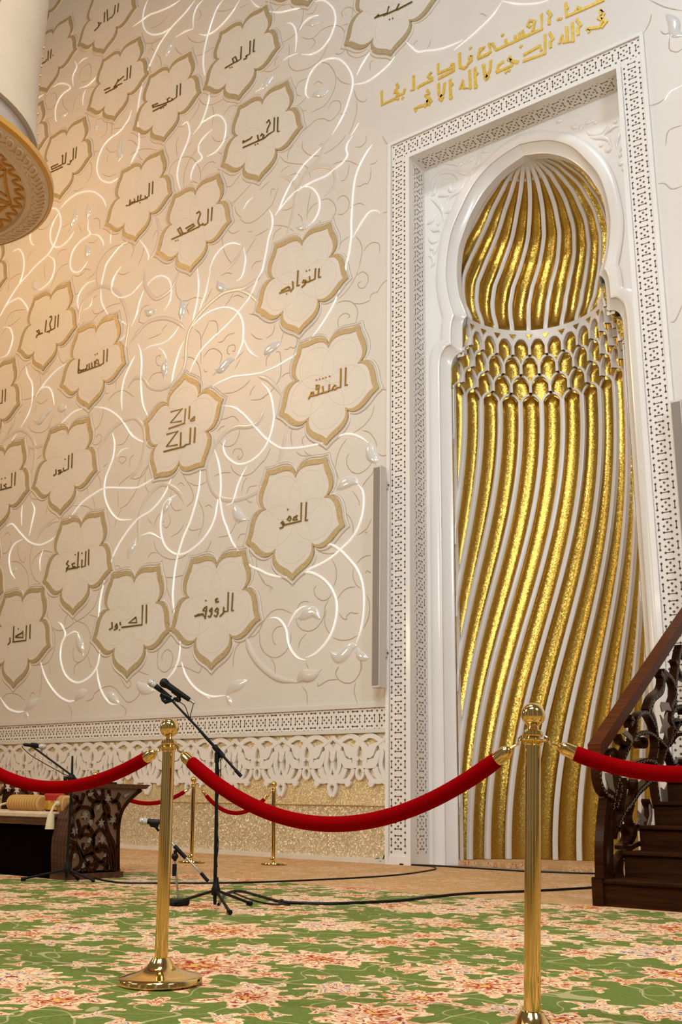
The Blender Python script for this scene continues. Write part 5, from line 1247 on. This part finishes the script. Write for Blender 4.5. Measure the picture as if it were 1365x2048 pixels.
# ---------------------------------------------------------------- wooden pulpit staircase
SXL, SXR = -3.03, -1.75
STR = thing('pulpit_staircase', 'dark carved wooden staircase with sloping rail at the right of the niche', 'staircase', (SXL, -3.03, 0))
RISE, GO, Y0 = .186, .358, -3.03
for i in range(8):
    y = Y0+GO*i; m = MB().box((SXL if i else SXL-.06, y+.018, 0 if i == 0 else RISE*i-.02), (SXR, -.06, RISE*(i+1)-.03))
    m.box((SXL if i else SXL-.06, y-.004, RISE*(i+1)-.03), (SXR, -.06, RISE*(i+1)), .006); obj('step', m, WOOD, STR, smooth=False)
obj('corner_block', MB().box((SXL-.105, Y0-.02, 0), (SXL-.02, Y0+.22, RISE+.012), .005), WOOD, STR, smooth=False)
BX = -3.07
def sx(zx, zy, tile):
    ox, oy, k_ = {'S5': (1165, 1230, .30257), 'S6': (1180, 1400, .13553), 'S7': (1180, 1600, .13553)}[tile]
    p = on_x(ox+zx*k_, oy+zy*k_, BX); return (p.y, p.z)
bf = lambda a, b, d: (d, a, b)
ra = on_x(1189, 1492, BX); slope = .585
def ry(y): return 1.150+slope*(y-ra.y)
rail = MB(); y1 = -.06
for xa, xb in ((BX-.052, BX+.052),):
    pts = [(ra.y, 1.150), (y1, ry(y1)), (y1, ry(y1)-.105), (ra.y+.0, 1.150-.105)]
    rail.prism(pts, bf, xa, xb)
obj('handrail', rail, RAIL, STR, smooth=False)
SCR = [  # tile, half width (m), points
 ('S7', .034, "225,0 190,300 165,700 170,1165"), ('S6', .020, "105,880 95,1050 125,1250 200,1385 300,1440"), ('S6', .014, "215,860 240,760 300,730 370,790 420,900 440,960"),
 ('S6', .022, "560,640 500,760 450,900 420,1000 380,1150 350,1300 310,1500 290,1620"), ('S7', .014, "290,0 280,300 280,700 270,1000 280,1150"),
 ('S6', .017, "620,620 640,440 660,280 720,200 800,190 860,260 920,400 960,560"), ('S6', .018, "600,600 680,510 800,480 900,520 1000,600 1090,700 1160,850 1210,980"),
 ('S6', .013, "690,620 720,690 790,680 800,600 760,570"), ('S6', .020, "550,980 680,930 820,890 940,930 1000,1000"), ('S6', .015, "480,1150 480,1350 450,1500 440,1620"),
 ('S6', .024, "850,1200 760,1280 680,1360 600,1480 520,1600"), ('S7', .024, "520,100 450,220 400,330 370,420"), ('S6', .020, "950,560 960,700 930,880 880,1000 860,1200"),
 ('S6', .022, "900,0 860,150 920,300 960,560"), ('S6', .020, "1100,700 1050,850 1000,1000 900,1150"), ('S6', .022, "1180,200 1190,400 1150,600 1100,700"), ('S6', .016, "1365,500 1250,520 1160,640"),
 ('S6', .018, "1180,200 1240,120 1330,120 1365,200"), ('S6', .016, "1210,300 1260,290 1320,340 1365,330"), ('S6', .022, "1210,990 1290,930 1365,880"), ('S6', .018, "940,1200 960,1350 1000,1600"),
 ('S6', .012, "520,1200 560,1290 630,1250 640,1180"), ('S6', .014, "650,1200 640,1340 600,1480"), ('S7', .015, "330,560 360,450 430,380 500,420 540,520 500,640 430,700"),
 ('S7', .018, "310,1110 350,960 420,850 520,740 640,660 710,640"), ('S7', .012, "440,870 430,1000 440,1160"), ('S7', .014, "600,60 560,250 600,420 560,620"), ('S7', .013, "820,0 860,120 840,280 800,390"),
 ('S5', .030, "420,640 450,560 510,500 520,420 500,380"), ('S5', .022, "520,370 580,430 600,520 570,620"), ('S5', .025, "600,640 600,480 620,300 640,210"), ('S5', .02, "690,600 600,620 570,690 600,760"),
 ('S5', .02, "720,690 640,710 590,790 560,860"), ('S5', .02, "700,440 640,400 600,300"), ('S6', .020, "560,380 600,300 560,250"), ('S6', .016, "400,520 440,620 520,660"), ('S7', .02, "560,620 620,520 640,380 700,420"),
 ('S6', .02, "1000,1000 1100,1010 1210,990"), ('S6', .022, "380,1150 420,1300 380,1480 330,1620"), ('S7', .016, "330,0 340,150 310,330 330,560"), ('S5', .02, "760,560 700,480 720,380 800,330"), ('S5', .02, "640,210 700,300 800,260")]
sc_ = MB(); ed = MB(); bead = MB(); rnd = random.Random(3)
for t, hw, s in SCR:
    p = [sx(*map(float, q.split(',')), t) for q in s.split()]
    p = [q for q in p]; c = cat(p, 6)
    c = [Vector((q.x, min(q.y, ry(q.x)-.05))) for q in c]
    sc_.ribbon(c, hw, bf, BX-.034, BX+.034)
    if hw >= .017 and t != 'S7' or (t == 'S7' and hw == .024):         # chip-carved row of lozenges along the face
        d = 0
        for a, b in zip(c, c[1:]):
            L = (b-a).length; d += L
            if d > .021:
                d = 0; u = (b-a).normalized(); n = Vector((-u.y, u.x)); sg = 1 if len(bead.v) % 16 else -1
                q0 = a-u*.007+n*.010*sg; q1 = a+u*.008-n*.010*sg
                bead.ribbon([q0, q1], .0032, bf, BX+.0345, BX+.038)
add_layer(obj('carved_scrolls', sc_, CARVE, STR, smooth=False), bead, NACRE)
lv = [('S6', "420,490 480,450 560,540 575,640 500,560"), ('S6', "980,220 1030,300 1090,180 1080,310 1130,390 1080,430 1085,590 1040,480 980,500 1020,370"), ('S6', "1000,30 1100,40 1150,170 1080,150 1010,180 985,90"),
 ('S6', "165,1080 260,1100 280,1270 310,1370 220,1300 180,1190"), ('S7', "640,150 690,210 730,110 730,230 780,300 720,320 730,390 690,390 680,330 620,360 660,270"), ('S6', "990,1290 1040,1330 1100,1220 1110,1500 1010,1510"), ('S7', "820,60 860,160 850,300 820,390 790,380 830,220"), ('S5', "640,420 680,400 700,470 660,520 640,480")]
for t, s in lv:
    p = [sx(*map(float, q.split(',')), t) for q in s.split()]
    obj('inlaid_leaf', MB().prism(p, bf, BX+.030, BX+.042), NACRE, STR, smooth=False)

# ---------------------------------------------------------------- carved seat with its lectern-like arm
LXP = -7.38; YFR = -4.50
lp = lambda a, b: (lambda p: (p.y, p.z))(on_x(a, b, LXP))
TH = thing('carved_seat', 'dark carved wooden throne seat with inlaid flared side, at the left', 'seat', (-7.95, -4.1, 0))
out = [(138, 1754), (138, 1690), (146, 1650), (160, 1612), (177, 1584), (192, 1574), (283, 1577), (266, 1590), (249, 1611), (241, 1640), (238, 1690), (236, 1750)]
oc = [lp(*q) for q in out]; xf = lambda a, b, d: (d, a, max(b, .0))
obj('side_panel', MB().prism(oc, xf, LXP-.02, LXP), NACRE if False else mat('panel_ground', (.16, .085, .045), .5), TH, smooth=False)
bt = [lp(*q) for q in ((186, 1566), (297, 1570), (288, 1578), (186, 1575))]
obj('top_slab', MB().prism(bt, xf, LXP-.24, LXP+.03), CHAIRW, TH, smooth=False)
yb = [lp(*q)[0] for q in ((138, 1756), (240, 1756))]
obj('plinth', MB().box((LXP-.24, yb[0]-.02, 0), (LXP+.02, yb[1]+.02, .05)).box((LXP-.22, yb[0], .05), (LXP, yb[1], .07)), CHAIRW, TH, smooth=False)
fe = [(138, 1754), (138, 1690), (146, 1650), (160, 1612), (177, 1584), (192, 1574)]
fc = [Vector(lp(*q)) for q in fe]; front = MB()
for k_ in range(5): # reeded front edge
    x = LXP-.025-.045*k_; front.tube([Vector((x, q.x, max(.05, q.y))) for q in cat(fc, 5)], .024, 10)
obj('reeded_edge', front, CHAIRW, TH)
sd = lambda zx, zy: lp(100+zx*.15385, 1540+zy*.15385)
SC2 = ["250,1320 260,1150 300,1050 370,1060 400,1150 380,1250 300,1300", "250,1010 330,1000 390,1060 420,1150 480,1280 560,1310", "420,1150 440,1100 520,1080 580,1130 570,1210 500,1230 490,1180", "560,1310 640,1200 720,1240 740,1310", "420,1140 560,1060 640,980 720,1000 780,1100 800,1300",
 "860,1320 850,1100 820,950 760,830 720,700 690,560", "820,1310 800,1080 760,920 700,800 640,770 560,860 560,980 620,1060", "380,880 440,840 520,850 560,920 520,1010 440,1030 420,950", "250,920 330,960 370,1040", "390,870 440,740 520,770 570,860", "250,600 330,520 440,480 530,520 540,640 480,760",
 "350,640 380,760 370,880", "560,620 540,500 600,400 700,420 760,520 740,640", "430,300 400,420 330,520", "480,260 520,380 640,420", "680,250 690,420 720,560 800,640 850,720", "760,260 780,380 880,430 900,520", "600,700 660,640 700,560", "830,760 860,720 880,640 860,560", "300,700 260,760 290,860 360,860",
 "620,1060 700,1020 720,1120 660,1190 600,1150", "880,1300 880,900 890,700 920,560 980,450 1080,340 1180,260", "700,1310 740,1230 760,1120", "300,330 360,400 400,420", "900,300 860,380 800,420", "560,260 600,340 660,360", "400,1320 470,1240 480,1180", "260,440 320,420 350,330"]
m = MB()
for s in SC2: m.ribbon(cat([Vector(sd(*map(float, q.split(',')))) for q in s.split()], 5), .0145, xf, LXP, LXP+.016)
obj('carved_tracery', m, CARVE, TH, smooth=False)
def star(c, r0, r1, n=6): return [(c[0]+(r0 if i % 2 == 0 else r1)*sin(i*pi/n), c[1]+(r0 if i % 2 == 0 else r1)*cos(i*pi/n)) for i in range(2*n)]
for c in ((305, 795), (440, 590), (650, 690), (800, 650), (665, 905), (740, 370)):
    obj('inlaid_star', MB().prism(star(sd(*c), .042, .019), xf, LXP+.001, LXP+.02), NACRE, TH, smooth=False)
for s in ("500,870 530,900 500,950 470,940", "500,640 540,650 540,700 510,730 490,690", "590,480 640,440 630,500 590,530", "940,330 1030,290 1010,320 960,360", "620,260 650,300 620,330 600,290", "480,300 560,290 520,340 480,340", "410,1210 440,1190 440,1260 400,1280", "290,1090 320,1080 310,1140 285,1150", "450,1150 495,1160 470,1190", "690,1130 710,1070 715,1120", "420,1030 440,980 440,1030"):
    obj('inlaid_leaf', MB().prism([sd(*map(float, q.split(','))) for q in s.split()], xf, LXP+.001, LXP+.018), NACRE, TH, smooth=False)
ty = lambda a, b: (lambda p: (p.x, p.z))(on_y(a, b, -4.42))
zs = ty(50, 1648)[1]; zc = ty(50, 1638)[1]; zt = ty(50, 1622)[1]; XL0 = -9.3; XS = LXP-.22
obj('seat_rail', MB().box((XL0, -4.46, zs-.0), (XS, -3.75, zc+.004)), CHAIRW, TH, smooth=False)
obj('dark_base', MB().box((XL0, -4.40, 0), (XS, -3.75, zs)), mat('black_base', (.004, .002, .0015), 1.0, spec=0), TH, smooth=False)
bb = MB().box((XL0, -3.80, zc), (XS, -3.74, .84)); obj('backrest', bb, CARVE, TH, smooth=False)
m = MB(); yf = lambda a, b, d: (a, d, b)
for s in ("0,1590 10,1575 25,1572 38,1582 50,1590", "30,1590 40,1570 55,1572 62,1585", "60,1592 75,1578 90,1585", "0,1565 40,1563 80,1572"):
    m.ribbon(cat([(lambda p: Vector((p.x, p.z)))(on_y(*map(float, q.split(',')), -3.81)) for q in s.split()], 5), .014, yf, -3.83, -3.80)
obj('back_tracery', m, CHAIRW, TH, smooth=False)
for (a, b) in ((36, 1580), (73, 1588), (18, 1573)):
    p = on_y(a, b, -3.82); obj('inlaid_star', MB().prism(star((p.x, p.z), .05, .02), yf, -3.835, -3.80), SHELL, TH, smooth=False)
z1 = ty(50, 1622)[1]; XC = ty(98, 1630)[0]
cu = MB(); x0 = ty(9, 1630)[0]
cu.box((XL0, -4.44, zc+.004), (XC, -3.82, z1), .02); tag(obj('seat_cushion', cu, CREAM), 'cream fringed cushion lying on the carved seat', 'cushion')
zb = (ty(50, 1590)[1]+z1)/2; rb = (ty(50, 1590)[1]-z1)/2+.004
YB = -4.30; xa = on_y(23, 1605, YB).x; xb = on_y(84, 1605, YB).x
BO = thing('bolster', 'long gold striped bolster on the seat, its tasselled end at left', 'bolster', (xa, YB, zb), 'striped bolsters on the seat')
def bolster(root, p, ax, L, r, tz):
    p = Vector(p); ax = Vector(ax)
    obj('roll', MB().lathe([(r*.25, .0), (r*.75, .005), (r*.97, .02), (r, .05), (r, L-.05), (r*.97, L-.02), (r*.75, L-.004), (0, L)], p, 28, ax), STRIPE, root)
    obj('end_button', MB().ball(p-ax*.015, r*.34, 14, 10), TASSEL, root)
    t = p-ax*.03
    f = Vector((0, -4.475-t.y, 0))
    obj('tassel', MB().tube([t, t+f*.5+Vector((0, 0, -r*.25)), t+f+Vector((0, 0, -r*.9)), t+f+Vector((0, 0, -r*1.3)), t+f+Vector((0, 0, -r*2.9))], [.012, .010, .012, .03, .042], 12), TASSEL, root)
bolster(BO, (xa, YB, zb), (1, 0, 0), xb-xa+.02, rb, 0)
xq = on_y(118, 1606, -4.40).x
B2 = thing('bolster', 'second bolster seen end-on with a tassel, beside the reeded arm', 'bolster', (xq, -4.40, zb), 'striped bolsters on the seat')
bolster(B2, (xq, -4.40, zb), (0, 1, 0), .30, rb, 0)
YC = -4.28; c0 = on_y(83, 1590, YC); c1 = on_y(112, 1624, YC); c0 = (c0.x, c0.z); c1 = (c1.x, z1+.002); rc = MB().box((c0[0], YC, c1[1]), (c1[0]+.03, YC+.10, c0[1]+.03), .03)
RCU = thing('throw_cushion', 'red cushion with gold patterned band between the two bolsters', 'cushion', ((c0[0]+c1[0])/2, -4.2, c1[1]))
obj('cover', rc, mat('red_silk', (.40, .012, .010), .5), RCU)
hz = c0[1]-c1[1]; gb = MB()
gb.box((c0[0]+.02, YC-.004, c1[1]+hz*.10), (c1[0]+.01, YC+.002, c1[1]+hz*.66)); obj('gold_band', gb, mat('gold_brocade', (.52, .26, .03), .5, var=.5, vscale=18), RCU, smooth=False)

# ---------------------------------------------------------------- hanging lantern at the upper left
LC = EYE+ray(-205, 352)*6.6; LC = Vector(LC)
LN = thing('hanging_lantern', 'large cream and gold hanging lantern with carved round underside, top left corner', 'hanging lamp', (LC.x, LC.y, LC.z))
RL = 300/FPX*6.6*1.0
def ring(prof): return MB().lathe([(r*RL, z*RL) for r, z in prof], LC, 72)
obj('underside', ring([(0, .06), (.50, .05), (.815, .03), (.82, .0), (.84, -.002), (.85, .015), (.965, .03), (.985, .04)]), ORN, LN)
obj('gilded_rim', ring([(.975, .03), (1.0, .045), (1.0, .085), (.975, .10), (.95, .10)]), ORNG, LN)
obj('neck', ring([(.96, .10), (.86, .11), (.835, .22), (.825, .30), (.83, .36)]), ORNN, LN)
obj('shaft', ring([(.84, .36), (.865, .36), (.86, .42), (.84, .56), (.825, .75), (.815, 1.0), (.81, 4)]), ORNT, LN)
obj('shaft_base', ring([(.80, .358), (.865, .358)]), ORNN, LN)
m = MB(); st = MB()
for i in range(96):
    a = 2*pi*i/96
    for z in (.42, .50, .58, .66, .74, .82, .90, .98, 1.06, 1.14, 1.22):
        if i % 12 == 0:
            r = (.862 if z < .45 else .85 if z < .55 else .835 if z < .7 else .82)*RL; st.ball((LC.x+r*cos(a+.1), LC.y+r*sin(a+.1), LC.z+z*RL), .008, 8, 5)
obj('gilded_studs', st, ORNG, LN)
for i in range(60):                                   # carved knotwork band
    a = 2*pi*i/60; p = lambda r, da: Vector((LC.x+r*RL*cos(a+da), LC.y+r*RL*sin(a+da), LC.z+(.012+.1*(r-.85))*RL))
    m.tube(cat([p(.865, 0), p(.885, .06), p(.91, .035), p(.935, .01), p(.945, .05), p(.91, .09), p(.88, .07), p(.865, .105)], 4), .0065, 6)
    m.tube(cat([p(.945, 0), p(.905, .06), p(.875, .02), p(.865, .05)], 4), .006, 6)
obj('carved_band', m, ORN, LN)
zg = MB()
for i in range(44):
    a = 2*pi*i/44; q = lambda r, da: Vector((LC.x+r*RL*cos(a+da), LC.y+r*RL*sin(a+da), LC.z+.026*RL))
    zg.tube(cat([q(.80, 0), q(.765, .015), q(.745, .045), q(.76, .08), q(.785, .10), q(.80, .1428)], 4), .009, 6)
for i in range(11):
    a = 2*pi*i/11; q = lambda r, da: Vector((LC.x+r*RL*cos(a+da), LC.y+r*RL*sin(a+da), LC.z+.032*RL))
    zg.tube([q(.73, 0), q(.30, .285)], .011, 6); zg.tube([q(.73, .571), q(.30, .285)], .011, 6)
    zg.tube(cat([q(.70, .10), q(.60, .20), q(.45, .285)], 5), .008, 6); zg.tube(cat([q(.70, .47), q(.60, .37), q(.45, .285)], 5), .008, 6)
    zg.tube(cat([q(.73, 0), q(.70, .14), q(.69, .285), q(.70, .43), q(.73, .571)], 5), .010, 6)
obj('gilded_scallops', zg, ORNG, LN)
